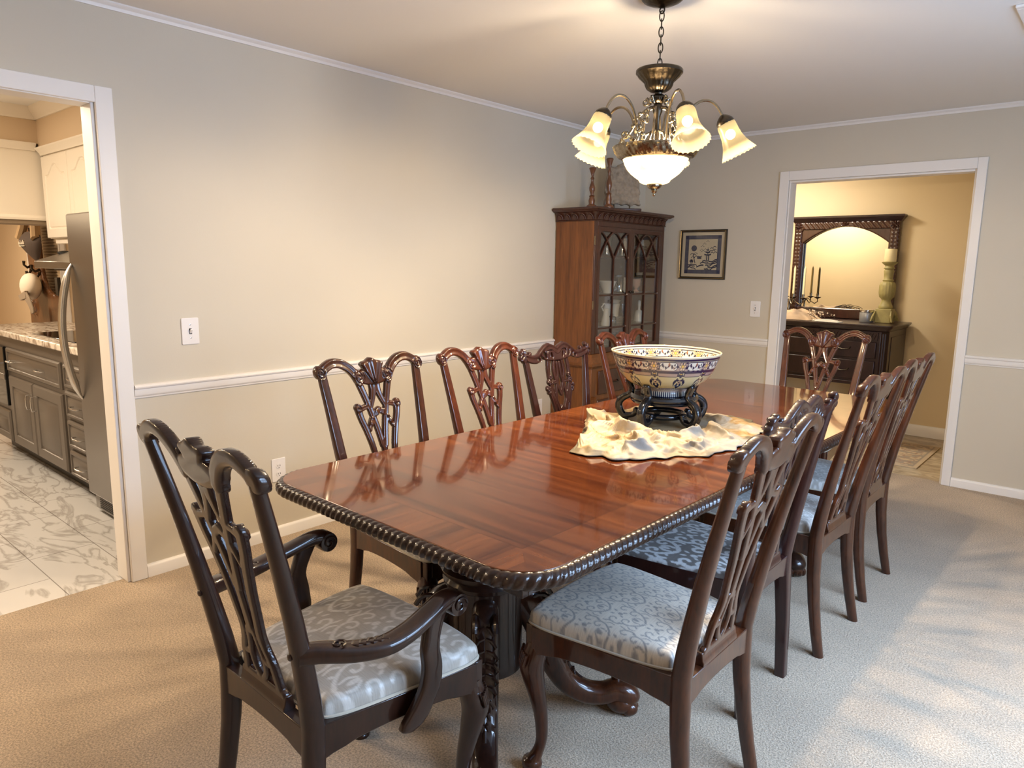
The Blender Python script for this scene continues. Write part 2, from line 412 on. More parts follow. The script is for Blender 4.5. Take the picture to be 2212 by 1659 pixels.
M_mirrorwood = wood('mirror_frame_wood', rgb(.020, .007, .005), rgb(.075, .026, .016), (5, 5, 1.2), 5, .28, .3)
M_oak = wood('oak', rgb(.06, .022, .008), rgb(.17, .068, .022), (5, 5, .8), 4, .35, .2)
M_turned = wood('turned_walnut', rgb(.07, .024, .010), rgb(.20, .075, .028), (6, 6, 1.5), 5, .3, .3)
M_lacq = simple('black_lacquer', rgb(.006, .0065, .009), .16, coat=.5, bump=.05, bscale=60)
M_brass = simple('antique_brass', rgb(.27, .225, .16), .26, metal=1.0, noise=.35, nscale=30)
M_bronze = simple('dark_bronze', rgb(.060, .050, .038), .3, metal=1.0, noise=.5, nscale=50, bump=.3, bscale=90)
M_pewter = simple('aged_pewter_brass', rgb(.27, .235, .18), .2, metal=1.0, noise=.5, nscale=40, bump=.5, bscale=70)
M_steel = simple('brushed_steel', rgb(.33, .32, .31), .30, metal=1.0)
M_nickel = simple('satin_nickel', rgb(.62, .59, .55), .25, metal=1.0)
M_silver = simple('silver', rgb(.82, .80, .76), .12, metal=1.0)
M_kgrey = simple('grey_cabinet_paint', srgb(92, 84, 76), .32, spec=.5)
M_kwhite = simple('white_cabinet_paint', srgb(238, 228, 212), .38, spec=.4)
M_black = simple('black_plastic', rgb(.008, .008, .008), .35)
M_cooktop = simple('black_glass', rgb(.006, .006, .006), .05, spec=.7)
M_counter = stone_mat('marble_laminate', srgb(226, 214, 198), srgb(148, 128, 110), .25, 5, 3)
M_plate = simple('white_plastic', srgb(236, 233, 232), .22, spec=.5)
M_white_china = simple('white_china', srgb(232, 226, 214), .12, spec=.6)
M_cglass = glass('cabinet_glass', (.97, .98, .97), .05, .93)
M_ware = glass('clear_glassware', (.92, .96, .97), .16, .88)
M_pink = simple('pink_pressed_glass', srgb(205, 160, 140), .15, spec=.6)
M_candle = simple('cream_wax', srgb(240, 226, 178), .5, spec=.3)
M_slat = simple('cream_blind_slat', srgb(214, 190, 156), .5)
M_frame_gold = simple('gilt_edge', rgb(.45, .30, .12), .35, metal=.8)

# ------------------------------------------------------------------ room shell
H = 2.44
fl = MB().box(-0.055, 4.45, -7.25, 0.06, -0.06, 0.0); struct('floor', fl, M_carpet)
struct('floor_kitchen', MB().box(-8.4, -0.055, -7.25, -2.60, -0.06, -0.002), M_tile)
M_htile = stone_mat('hall_stone_tile', srgb(206, 190, 162), srgb(168, 148, 120), .3, 4, 2)
struct('floor_hall', MB().box(-1.6, 3.6, 0.06, 1.62, -0.06, -0.002), M_htile)
struct('ceiling', MB().box(-0.11, 4.5, -7.3, 0.115, H, H+.08), M_ceil)
struct('ceiling_kitchen', MB().box(-8.4, -0.11, -7.3, -2.5, H, H+.08), M_ceil)
struct('ceiling_hall', MB().box(-1.6, 3.6, 0.115, 1.7, H, H+.08), M_ceil)
DY, DYf, DT = -4.274, -5.26, 2.055          # kitchen opening
w = MB().box(-.11, 0, DY-.0, .115, 0, H).box(-.11, 0, -7.25, DYf, 0, H).box(-.11, 0, DYf, DY, DT, H); struct('wall_left', w, M_wall)
BX0, BX1, BT = 1.212, 2.391, 2.062          # hall opening
w = MB().box(0, BX0, 0, .115, 0, H).box(BX1, 4.45, 0, .115, 0, H).box(BX0, BX1, 0, .115, BT, H); struct('wall_back', w, M_wall)
WY0, WY1, WZ0, WZ1 = -4.35, -2.25, .70, 2.10   # daylight window in the right wall
w = MB().box(4.4, 4.5, -7.25, WY0, 0, H).box(4.4, 4.5, WY1, .115, 0, H).box(4.4, 4.5, WY0, WY1, 0, WZ0).box(4.4, 4.5, WY0, WY1, WZ1, H); struct('wall_right', w, M_wall)
struct('wall_front', MB().box(-.11, 4.5, -7.35, -7.25, 0, H), M_wall)
wf = MB()
for k in range(4):
    y = WY0+(WY1-WY0)*k/3
    wf.box(4.40, 4.46, y-.035, y+.035, WZ0, WZ1)
for z in (WZ0, (WZ0+WZ1)/2, WZ1): wf.box(4.405, 4.455, WY0, WY1, z-.03, z+.03)
struct('window_1', wf, M_trim, .004)

# mouldings
def sweep_x(prof, x0, x1, M=None):       # profile (y,z) swept along x
    return MB().prism(prof, x0, x1, 0, M)
crown = [(0, 2.412), (-.008, 2.412), (-.010, 2.419), (-.012, 2.424), (-.022, 2.430), (-.026, 2.434), (-.026, 2.44), (0, 2.44)]
rail = [(0, .825), (-.006, .825), (-.008, .832), (-.013, .836), (-.016, .842), (-.016, .866), (-.024, .870), (-.026, .876), (-.020, .883), (-.012, .886), (0, .886)]
base = [(0, 0), (-.014, 0), (-.014, .046), (-.010, .056), (-.004, .060), (0, .060)]
L = lambda prof: [(-p[0], p[1]) for p in prof]
struct('trim_1', MB().prism(L(crown), -7.25, 0, 1), M_trim); struct('trim_2', sweep_x(crown, 0, 4.4), M_trim)
struct('trim_3', MB().prism(L(rail), -4.205, -.01, 1), M_trim)
struct('trim_4', sweep_x(rail, .01, 1.143).prism(rail, 2.446, 4.4, 0), M_trim)
struct('baseboard_left', MB().prism(L(base), -4.205, 0, 1), M_trim)
struct('baseboard_back', sweep_x(base, 0.01, 1.143).prism(base, 2.446, 4.4, 0), M_trim)
# cased openings
c = MB()
c.box(0, .018, DY, -4.207, 0, 2.108).box(0, .018, DYf-.067, DYf, 0, 2.108).box(0, .018, DYf, DY, DT-.012, 2.108)
c.box(-.122, -.11, DY, -4.207, 0, 2.108).box(-.122, -.11, DYf-.067, DYf, 0, 2.108).box(-.122, -.11, DYf, DY, DT-.012, 2.108)
c.box(-.11, .0, DY-.014, DY, 0, DT).box(-.11, .0, DYf, DYf+.014, 0, DT).box(-.11, 0, DYf+.014, DY-.014, DT-.016, DT)
struct('door_1', c, M_trim, .003)
c = MB()
c.box(1.145, BX0, -.018, 0, 0, 2.13).box(BX1, 2.445, -.018, 0, 0, 2.13).box(BX0, BX1, -.018, 0, BT, 2.13)
c.box(1.145, BX0, .115, .13, 0, 2.13).box(BX1, 2.445, .115, .13, 0, 2.13).box(BX0, BX1, .115, .13, BT, 2.13)
c.box(BX0, BX0+.012, 0, .115, 0, BT).box(BX1-.012, BX1, 0, .115, 0, BT).box(BX0+.012, BX1-.012, 0, .115, BT-.014, BT)
struct('door_2', c, M_trim, .003)

# hall shell
HY = 1.475
struct('wall_hall', MB().box(-1.6, 3.6, HY, HY+.1, 0, H).box(-1.7, -1.6, .115, HY, 0, H).box(3.6, 3.7, .115, HY, 0, H), M_hwall)
struct('wall_hall_near', MB().box(-1.6, 1.143, .116, .122, 0, H).box(2.447, 3.6, .116, .122, 0, H).box(1.143, 2.447, .116, .122, 2.132, H), M_hwall)
struct('baseboard_hall', MB().prism([(HY, 0), (HY-.014, 0), (HY-.014, .085), (HY-.006, .10), (HY, .10)], -1.6, 3.6, 0), M_trim)
# kitchen shell
struct('wall_kitchen_back', MB().box(-3.3, -.11, -3.42, -3.32, 0, H), M_kwall); struct('wall_breakfast_back', MB().box(-8.4, -3.2, -2.70, -2.60, 0, H), M_kwall); struct('wall_breakfast_side', MB().box(-3.3, -3.2, -3.32, -2.70, 0, H), M_kwall)
struct('wall_kitchen_left', MB().box(-8.5, -8.4, -7.3, -2.6, 0, H), M_kwall); struct('wall_kitchen_front', MB().box(-8.4, -.11, -7.4, -7.3, 0, H), M_kwall)
struct('trim_kitchen', MB().box(-3.335, -3.30, -3.44, -3.30, 0, 2.1).box(-3.32, -3.20, -3.435, -3.42, 0, 2.1), M_trim, .004)
# beige bulkhead over the wall cabinets
struct('wall_bulkhead', MB().box(-2.62, -.11, -3.72, -3.42, 2.165, H).box(-2.98, -2.62, -5.8, -3.42, 2.205, H), M_kwall)
cr = [(0, 2.36), (-.012, 2.36), (-.014, 2.375), (-.05, 2.415), (-.055, 2.44), (0, 2.44)]
k = MB().prism([(-3.72+p[0], p[1]) for p in cr], -2.62, -.11, 0).prism([(-2.62-p[0], p[1]) for p in cr], -5.8, -3.72, 1)
struct('trim_5', k, M_kwhite)

# ------------------------------------------------------------------ wall plates and vent
def switch(name, label, M, w=.08, h=.122):
    t = thing(name, label, 'light switch')
    t.matrix_world = M
    p = roundrect(-w/2, w/2, -h/2, h/2, .006, 4)
    MB().prism(p, 0, .006).build('wall_plate', M_plate, t, bevel=.0025)
    MB().box(-.006, .006, -.013, .013, .0045, .0075).build('toggle_slot', M_black, t)
    MB().prism([(-.011, .0065), (.002, .0065), (.012, .018), (.006, .021)], -.0045, .0045, 0).build('toggle', M_plate, t, bevel=.001)
    for z in (-.03, .03): MB().lathe([(.0035, .0055), (.0035, .0072), (.002, .0076)], 12, Matrix.Translation((0, z, 0))).build('screw', M_nickel, t)
    return t
def onleft(y, z): return Matrix(((0, 0, 1, 0), (1, 0, 0, y), (0, 1, 0, z), (0, 0, 0, 1)))     # face +x
def onback(x, z): return Matrix(((-1, 0, 0, x), (0, 0, -1, 0), (0, 1, 0, z), (0, 0, 0, 1)))   # face -y
switch('light_switch', 'white toggle light switch on the wall beside the kitchen opening', onleft(-3.942, 1.105))
switch('light_switch', 'white toggle light switch on the wall beside the hall doorway', onback(1.02, 1.112))
def outlet(label, M):
    t = thing('wall_outlet', label, 'outlet'); t.matrix_world = M
    MB().prism(roundrect(-.039, .039, -.061, .061, .004, 4), 0, .0055).build('wall_plate', M_plate, t, bevel=.002)
    for s in (-1, 1):
        z = s*.021
        r = MB().prism([(.016*math.cos(a), z+.0145*math.sin(a)) for a in np.linspace(0, 2*PI, 20, endpoint=False)], .004, .0072).build('receptacle', M_plate, t)
        q = MB()
        for x in (-.006, .006): q.box(x-.0013, x+.0013, z-.002, z+.006, .006, .0077)
        q.box(-.002, .002, z-.010, z-.006, .006, .0077); q.build('slots', M_black, r)
    return t
outlet('white duplex wall outlet low on the wall beyond the armchair back', onleft(-3.526, .361))
outlet('white wall outlet low on the wall beside the china cabinet', onleft(-1.39, .386))
t = thing('ceiling_vent', 'white rectangular air vent on the ceiling at the upper right', 'vent', (2.93, -1.72, H))
fr = MB()
fr.box(-.17, .17, -.22, -.19, -.012, 0).box(-.17, .17, .19, .22, -.012, 0).box(-.17, -.14, -.19, .19, -.012, 0).box(.14, .17, -.19, .19, -.012, 0)
fr.build('vent_frame', M_trim, t, bevel=.003)
sl = MB()
for k in range(14): sl.box(-.14, .14, -.185+k*.027, -.165+k*.027, -.009, -.003)
sl.build('louvre', M_trim, t)

# ------------------------------------------------------------------ kitchen
def raised(mb, x0, x1, y, z0, z1, fw=.045, depth=.018, into=1):
    """frame-and-raised-panel front facing -y at plane y"""
    mb.box(x0, x1, y-depth, y, z0, z1)
    a = .008
    ring = lambda i, yy: [(x0+i, yy, z0+i), (x1-i, yy, z0+i), (x1-i, yy, z1-i), (x0+i, yy, z1-i)]
    return mb
def panel_front(x0, x1, z0, z1, y, fw=.05):
    """door or drawer front facing -y: bevelled edge, sunk field, raised centre"""
    def R(i, yy): return [(x0+i, yy, z0+i), (x1-i, yy, z0+i), (x1-i, yy, z1-i), (x0+i, yy, z1-i)]
    rs = [R(0, y), R(0, y-.010), R(.010, y-.020), R(fw, y-.020), R(fw+.004, y-.012), R(fw+.014, y-.012), R(fw+.030, y-.019)]
    return MB().rings(rs)
def bar_pull(x0, x1, z, y, r=.0045):
    pts = [(x0, y, z), (x0, y-.02, z)]+[(x0+(x1-x0)*k/8, y-.022-.012*math.sin(PI*k/8), z) for k in range(9)]+[(x1, y-.02, z), (x1, y, z)]
    return MB().tube(pts, r, 8)
t = thing('refrigerator', 'tall stainless steel refrigerator just inside the kitchen opening', 'refrigerator', (0, 0, 0))
MB().box(-1.115, -.33, -3.985, -3.45, .02, 1.645).build('cabinet_body', simple('fridge_side_grey', rgb(.09, .088, .085), .4), t, bevel=.006)
d = MB().box(-1.125, -.325, -4.06, -3.99, .115, 1.66).build('door', M_steel, t, bevel=.012, seg=3)
hp = []
for k in range(25):
    s = k/24; z = 1.395-s*.735
    hp.append((-1.085, -4.062-.070*math.sin(PI*s)**.75, z))
MB().tube(hp, [.004+.016*min(1, math.sin(PI*min(max(k/24, .012), .988))*3) for k in range(25)], 12).build('door_handle', M_nickel, d)
g = MB().box(-1.10, -.34, -4.035, -3.99, .025, .11).build('base_grille', simple('fridge_kick_grey', rgb(.25, .245, .24), .4), t, bevel=.004)
q = MB()
for k in range(6): q.box(-1.03, -.42, -4.038, -4.03, .038+k*.011, .0435+k*.011)
q.build('grille_slot', M_black, g)

t = thing('base_cabinet', 'dark grey kitchen base cabinet run under the marble counter', 'kitchen cabinet')
YF = -3.985
MB().box(-3.2, -1.15, YF, -3.43, .10, .878).build('cabinet_body', M_kgrey, t)
MB().box(-3.2, -1.15, YF+.07, -3.45, 0, .10).build('toe_kick', M_black, t)
dr = panel_front(-2.745, -1.64, .63, .80, YF, .028).build('drawer', M_kgrey, t)
for x in (-2.60, -1.98): bar_pull(x-.06, x+.06, .712, YF-.02).build('pull', M_nickel, dr)
for x0, x1, hx in ((-2.735, -2.215, -2.26), (-2.20, -1.645, -2.155)):
    d = panel_front(x0, x1, .105, .60, YF, .07).build('door', M_kgrey, t)
    MB().tube([(hx, YF-.02, .52), (hx, YF-.045, .52), (hx, YF-.05, .495), (hx, YF-.05, .45), (hx, YF-.045, .425), (hx, YF-.02, .425)], .0045, 8).build('pull', M_nickel, d)
for z0, z1 in ((.655, .80), (.475, .635), (.285, .455), (.105, .265)):
    d = panel_front(-1.58, -1.17, z0, z1, YF, .022).build('drawer', M_kgrey, t)
    bar_pull(-1.44, -1.31, (z0+z1)/2, YF-.02).build('pull', M_nickel, d)
d = panel_front(-3.18, -2.80, .105, .33, YF, .05).build('drawer', M_kgrey, t)
ov = thing('built_in_oven', 'black glass built-in oven at the left end of the base cabinets', 'oven')
MB().box(-3.18, -2.80, YF-.022, YF-.001, .37, .80).build('oven_door', M_cooktop, ov, bevel=.004)
MB().box(-3.17, -2.81, YF-.026, YF-.021, .56, .60).build('oven_trim', M_steel, ov, bevel=.002)
ct = MB().prism(roundrect(-3.3, -1.13, -4.025, -3.42, .01, 3), .88, .922).build('countertop', M_counter, None, bevel=.008)
tag(ct, 'marble patterned countertop over the dark grey base cabinets', 'countertop')
ck = MB().prism(roundrect(-2.35, -1.55, -3.94, -3.50, .015, 3), .922, .928).build('cooktop', M_cooktop, None, bevel=.002)
tag(ck, 'black glass cooktop set in the marble countertop', 'cooktop')

def arch_front(x0, x1, z0, z1, y):
    """cathedral-arch raised panel door facing -y"""
    w = x1-x0; cx = (x0+x1)/2
    def fn(U, V):
        d0 = np.maximum(np.abs(U-cx)-w/2, np.maximum(z0-V, V-z1))
        u = np.abs(U-cx)/(w/2-.06)
        top = z1-.075-.055*(1-np.clip((1-u)/.78, 0, 1)**.8*(1)) + .0
        top = z1-.13+.07*(0.5+0.5*np.cos(PI*np.clip(u/.82, 0, 1)))
        dp = np.maximum(np.abs(U-cx)-(w/2-.06), np.maximum(z0+.06-V, V-top))
        R = np.where(dp < 0, np.where(dp > -.012, -.007, -.001), 0.0)
        return d0, R
    return plate(fn, x0-.002, x1+.002, z0-.002, z1+.002, .006, .020, .006, lambda a, b, c: (a, y-.010-c, b))
t = thing('wall_cabinet', 'white wall cabinet with two arched panel doors above the range hood', 'kitchen cabinet')
MB().box(-2.60, -1.20, -3.70, -3.42, 1.56, 2.125).build('cabinet_body', M_kwhite, t)
MB().box(-2.53, -1.25, -3.69, -3.45, 1.525, 1.56).build('light_rail', M_kwhite, t, bevel=.004)
for x0, x1 in ((-2.595, -2.095), (-2.085, -1.59), (-1.58, -1.22)): arch_front(x0, x1, 1.565, 2.115, -3.70).build('door', M_kwhite, t)
cor = [(-3.70, 2.125), (-3.715, 2.125), (-3.72, 2.14), (-3.745, 2.165), (-3.745, 2.175), (-3.70, 2.175)]
MB().prism(cor, -2.615, -1.2, 0).build('cornice', M_kwhite, t)
t = thing('hanging_cabinet', 'long white cabinet back hanging over the kitchen peninsula', 'kitchen cabinet')
MB().box(-2.97, -2.635, -5.7, -3.46, 1.70, 2.17).build('cabinet_body', M_kwhite, t)
MB().prism([(-2.635, 2.155), (-2.62, 2.155), (-2.612, 2.17), (-2.59, 2.195), (-2.59, 2.205), (-2.635, 2.205)], -5.7, -3.74, 1).build('cornice', M_kwhite, t)
MB().prism([(-2.635, 1.685), (-2.622, 1.685), (-2.62, 1.70), (-2.628, 1.715), (-2.635, 1.718)], -5.7, -3.46, 1).build('bottom_moulding', M_kwhite, t)
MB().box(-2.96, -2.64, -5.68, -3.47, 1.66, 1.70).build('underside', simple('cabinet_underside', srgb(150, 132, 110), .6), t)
t = thing('range_hood', 'slim stainless range hood under the white wall cabinet', 'range hood')
MB().prism([(-3.90, 1.36), (-3.90, 1.405), (-3.62, 1.50), (-3.43, 1.50), (-3.43, 1.36)], -2.30, -1.55, 0).build('hood_body', M_steel, t, bevel=.004)
MB().box(-2.25, -1.6, -3.80, -3.45, 1.345, 1.362).build('filter', M_black, t)
MB().sphere((-2.27, -3.72, 1.462), .03, 12, 8, (1, 1.6, .5)).build('lamp_cover', M_black, t)

# breakfast corner beyond: hall tree, hats, blind in place of a mirror reflection
wb = MB().box(-6.0, -5.02, -2.716, -2.70, .95, 2.02); 
wn = struct('reflection_blind_frame', MB().box(-6.85, -5.2, -2.712, -2.700, .91, .95).box(-6.85, -5.2, -2.712, -2.70, 2.0, 2.06).box(-6.85, -6.79, -2.712, -2.70, .95, 2.0).box(-5.26, -5.2, -2.712, -2.70, .95, 2.0), M_trim, .003)  # frame added round the blind that replaces the mirror reflection
t = thing('reflection_blind', 'cream slatted blind added behind the hall tree for its mirror reflection', 'blind')  # solid blind stands in for the one reflected in the hall tree mirror
MB().box(-6.77, -5.29, -2.740, -2.714, 1.95, 1.99).build('headrail', M_slat, t)
sl = MB()
for k in range(30):
    z = .97+k*.0325
    sl.prism([(-2.718, z), (-2.731, z+.031), (-2.728, z+.0325), (-2.715, z+.0015)], -6.75, -5.31, 0)
sl.build('slat', M_slat, t)
t = thing('hall_tree', 'carved dark oak hall tree in the far room seen past the counter', 'hall tree')
def ht(U, V):
    outer = cat([(-6.60, .30, .02), (-6.60, .72, .02), (-6.57, .85, .02), (-6.52, .93, .02), (-6.50, 1.05, .02), (-6.52, 1.5, .02), (-6.54, 1.95, .02)], 6)
    edge = np.interp(V, outer[:, 1], outer[:, 0])
    edge = edge-.03*np.exp(-((V-.84)/.05)**2)+.03*np.exp(-((V-.93)/.025)**2)-.035*np.exp(-((V-1.0)/.04)**2)
    inner = np.where(V < 1.02, 9.0, np.interp(V, [1.02, 1.05, 1.10, 1.18, 1.35, 2.0], [-5.60, -5.85, -5.96, -6.05, -6.12, -6.14]))
    d = np.maximum(edge-U, U+5.35); d = np.maximum(d, V-1.98)
    d = np.maximum(d, np.where(V > 1.02, U-inner, V-1.04)); d = np.maximum(d, .0-V)
    pan = np.maximum(np.abs(U+5.6)-.33, np.abs(V-.70)-.20)
    R = np.where(pan < 0, -.012, 0.0)
    s1 = np.hypot(U+6.40, V-.90); R = R+.014*np.cos(s1*110)*(s1 < .12)
    return d, R
M_htm = lambda a, b, c: (a+.32, -2.86-c, b)
MB_ht = plate(ht, -6.75, -5.33, 0.0, 2.0, .02, .05, .02, M_htm); MB_ht.build('back_frame', M_oak, t)
MB().box(-6.23, -5.08, -3.16, -2.90, .40, .45).build('bench_seat', M_oak, t, bevel=.006)
MB().box(-6.21, -5.10, -3.12, -2.905, 0, .40).build('bench_box', M_oak, t, bevel=.004)
for x, z in ((-6.06, 1.34), (-5.80, 1.30), (-5.82, 1.80)):
    MB().tube([(x, -2.885, z), (x, -2.93, z-.02), (x, -2.96, z+.01), (x+.01, -2.96, z+.05)], [.016, .014, .012, .016], 8).build('coat_hook', M_bronze, t)
    MB().tube([(x, -2.885, z-.03), (x, -2.92, z-.09), (x+.04, -2.95, z-.10), (x+.05, -2.955, z-.06)], [.014, .012, .011, .014], 8).build('lower_hook', M_bronze, t)
M_capdk = simple('dark_brown_cloth', srgb(66, 52, 44), .8); M_capw = simple('white_mesh_cloth', srgb(230, 218, 200), .8, bump=.3, bscale=120); M_capg = simple('grey_cloth', srgb(150, 134, 116), .8)
M_strap = simple('tan_cloth', srgb(160, 132, 96), .8)
t = thing('cap', 'dark brown bag-shaped cap hung by tan straps high on the hall tree', 'cap', (.62, 0, 0))
rs = []
for z, w, d0 in ((1.70, .18, .02), (1.66, .29, .05), (1.62, .325, .08), (1.57, .31, .09), (1.52, .26, .08), (1.47, .20, .05), (1.43, .12, .02)):
    cx = -6.32+.12*(1.66-z); rs.append([(cx+w*math.cos(a), -2.965-d0*math.sin(a) if math.sin(a) > 0 else -2.965-.3*d0*math.sin(a)*0.2, z+.05*math.cos(a)*0-(.04*math.cos(a) if z < 1.55 else 0)) for a in np.linspace(0, 2*PI, 20, endpoint=False)])
MB().rings(rs).build('crown', M_capdk, t)
MB().tube([(-6.60, -3.0, 1.63), (-6.56, -2.97, 1.75), (-6.50, -2.95, 1.90)], .045, 8, flat=1.0).build('strap', M_strap, t)
MB().tube([(-6.05, -3.0, 1.62), (-6.15, -2.97, 1.75), (-6.22, -2.95, 1.90)], .045, 8).build('strap', M_strap, t)
q = MB()
for k, hgt in enumerate((.03, .02, .045, .02, .03, .045, .03)): q.box(-6.42+k*.027, -6.408+k*.027, -3.058, -3.035, 1.565, 1.565+hgt)
q.box(-6.43, -6.24, -3.056, -3.035, 1.545, 1.552).build('embroidery', M_capw, t)
t = thing('cap', 'white mesh cap with grey bill hanging on the hall tree hook', 'cap', (.76, 0, 0))
MB().sphere((-6.56, -2.985, 1.12), .16, 20, 12, (1.05, .6, .9)).build('crown', M_capw, t)
MB().prism([(-6.48, 1.03), (-6.42, 1.07), (-6.32, 1.01), (-6.22, .91), (-6.20, .86), (-6.27, .84), (-6.37, .93), (-6.46, .98)], -3.08, -3.06, 1).build('bill', M_capg, t, bevel=.006)
MB().prism([(-6.66, 1.02), (-6.42, 1.08), (-6.40, 1.0), (-6.60, .97)], -3.085, -3.05, 1).build('back_strap', M_capg, t, bevel=.004)
t = tag(MB().box(-5.20, -5.12, -2.93, -2.86, 1.045, 1.23).build('picture_block', M_black, None, bevel=.004), 'narrow black item standing on the hall tree panel near the blinds', 'box')
# ------------------------------------------------------------------ dining table
TC = (1.846, -2.862); TR = -0.023; TW, TL, TZ = 1.075, 2.925, 0.765
def table_mat():
    """mahogany veneer: grain across the table, crossband border with a thin dark line, leaf joints"""
    m, nt, out = new_mat('table_veneer'); b = bsdf(nt, out, rgb(.1, .03, .01), .10, 0, .35, .5, .03)
    tc = nd(nt, 'ShaderNodeTexCoord'); sp = nd(nt, 'ShaderNodeSeparateXYZ'); nt.links.new(tc.outputs['Object'], sp.inputs[0])
    def mth(op, a, bb=None, c=None):
        n = nd(nt, 'ShaderNodeMath', operation=op)
        for k, v in enumerate((a, bb, c)):
            if v is None: continue
            if isinstance(v, (int, float)): n.inputs[k].default_value = v
            else: nt.links.new(v, n.inputs[k])
        return n.outputs[0]
    ax = mth('ABSOLUTE', sp.outputs[0]); ay = mth('ABSOLUTE', sp.outputs[1])
    dx = mth('SUBTRACT', TW/2, ax); dy = mth('SUBTRACT', TL/2, ay); de = mth('MINIMUM', dx, dy)
    band = mth('LESS_THAN', de, .125)
    endband = mth('MULTIPLY', band, mth('LESS_THAN', dy, dx))
    line = mth('COMPARE', de, .125, .0012)
    def grain(scale):
        mp = nd(nt, 'ShaderNodeMapping'); mp.inputs['Scale'].default_value = scale; nt.links.new(tc.outputs['Object'], mp.inputs[0])
        n1 = nd(nt, 'ShaderNodeTexNoise'); n1.inputs['Scale'].default_value = 3; n1.inputs['Detail'].default_value = 7; n1.inputs['Roughness'].default_value = .65; n1.inputs['Distortion'].default_value = .3
        nt.links.new(mp.outputs[0], n1.inputs[0]); return n1.outputs[0]
    gx = grain((.5, 9, 1)); gy = grain((9, .6, 1))
    mxg = nd(nt, 'ShaderNodeMix', data_type='FLOAT'); nt.links.new(endband, mxg.inputs['Factor']); nt.links.new(gx, mxg.inputs['A']); nt.links.new(gy, mxg.inputs['B'])
    cr = nd(nt, 'ShaderNodeValToRGB'); e = cr.color_ramp.elements
    e[0].position = .33; e[0].color = rgb(.046, .0095, .0032); e[1].position = .72; e[1].color = rgb(.155, .042, .0115)
    nt.links.new(mxg.outputs['Result'], cr.inputs[0])
    hb = nd(nt, 'ShaderNodeMix', data_type='RGBA', blend_type='MULTIPLY'); hb.inputs['B'].default_value = rgb(1.45, 1.65, 1.7)
    nt.links.new(mth('MULTIPLY', band, .8), hb.inputs['Factor']); nt.links.new(cr.outputs[0], hb.inputs['A'])
    joint = None
    for y in (-.605, -.06, .485):
        j = mth('COMPARE', sp.outputs[1], y, .0011); joint = j if joint is None else mth('MAXIMUM', joint, j)
    dk = mth('MAXIMUM', mth('MULTIPLY', line, .6), mth('MULTIPLY', joint, .85))
    mx = nd(nt, 'ShaderNodeMix', data_type='RGBA'); nt.links.new(dk, mx.inputs['Factor']); nt.links.new(hb.outputs['Result'], mx.inputs['A']); mx.inputs['B'].default_value = rgb(.012, .005, .003)
    nt.links.new(mx.outputs['Result'], b.inputs['Base Color'])
    ns = nd(nt, 'ShaderNodeTexNoise'); ns.inputs['Scale'].default_value = 7; nt.links.new(tc.outputs['Object'], ns.inputs[0])
    mr = nd(nt, 'ShaderNodeMapRange'); mr.inputs['To Min'].default_value = .07; mr.inputs['To Max'].default_value = .15; nt.links.new(ns.outputs[0], mr.inputs['Value']); nt.links.new(mr.outputs[0], b.inputs['Roughness'])
    bp = nd(nt, 'ShaderNodeBump'); bp.inputs['Strength'].default_value = .02; bp.inputs['Distance'].default_value = .002; nt.links.new(gx, bp.inputs['Height']); nt.links.new(bp.outputs[0], b.inputs['Normal'])
    return m
table = thing('dining_table', 'long polished mahogany dining table with rope carved edge', 'table', (TC[0], TC[1], 0), TR)
CR = .125
MB().prism(roundrect(-TW/2, TW/2, -TL/2, TL/2, CR, 10), .733, TZ).build('tabletop', table_mat(), table, bevel=.002)
# gadroon edge: twisted rope lobes round the perimeter
path = []; s_acc = 0.0
outl = roundrect(-TW/2, TW/2, -TL/2, TL/2, CR, 24)
pts = []
for a, b in zip(outl, outl[1:]+outl[:1]):
    n = max(1, int(math.hypot(b[0]-a[0], b[1]-a[1])/.0019)); pts += [(a[0]+(b[0]-a[0])*k/n, a[1]+(b[1]-a[1])*k/n) for k in range(n)]
N = len(pts); per = sum(math.hypot(pts[i][0]-pts[i-1][0], pts[i][1]-pts[i-1][1]) for i in range(N)); lob = per/round(per/.0235)
rs = []; sacc = 0.0
for i in range(N):
    a, b = pts[i-1], pts[(i+1) % N]; tx, ty = b[0]-a[0], b[1]-a[1]; l = math.hypot(tx, ty); nx, ny = ty/l, -tx/l
    sacc += math.hypot(pts[i][0]-pts[i-1][0], pts[i][1]-pts[i-1][1])
    ring = []
    for k in range(11):
        th = PI*k/10                      # 0 = top, PI = bottom
        ph = PI*(sacc/lob+1.35*th/PI)
        r = .0215*(.70+.38*abs(math.sin(ph))**.7)
        o = r*math.sin(th)*(1.0 if th > .02 else 1); z = .742+.0215*math.cos(th)*(.93+.07*abs(math.sin(ph)))
        if k == 0: o = 0
        ring.append((pts[i][0]+nx*(o+.0005), pts[i][1]+ny*(o+.0005), z))
    ring.append((pts[i][0]-nx*.012, pts[i][1]-ny*.012, .7205)); ring.append((pts[i][0]-nx*.012, pts[i][1]-ny*.012, .760))
    rs.append(ring)
MB().rings(rs, closed=True).build('rope_edge', M_mahog_dk, table, ang=60)
MB().prism(roundrect(-TW/2+.012, TW/2-.012, -TL/2+.012, TL/2-.012, CR-.012, 10), .716, .733).build('under_edge', M_mahog_dk, table)
a = MB(); ix, iy = TW/2-.10, TL/2-.10
a.box(-ix, ix, -iy, -iy+.022, .655, .716).box(-ix, ix, iy-.022, iy, .655, .716).box(-ix, -ix+.022, -iy+.022, iy-.022, .655, .716).box(ix-.022, ix, -iy+.022, iy-.022, .655, .716)
a.build('apron', M_mahog_dk, table, bevel=.002)
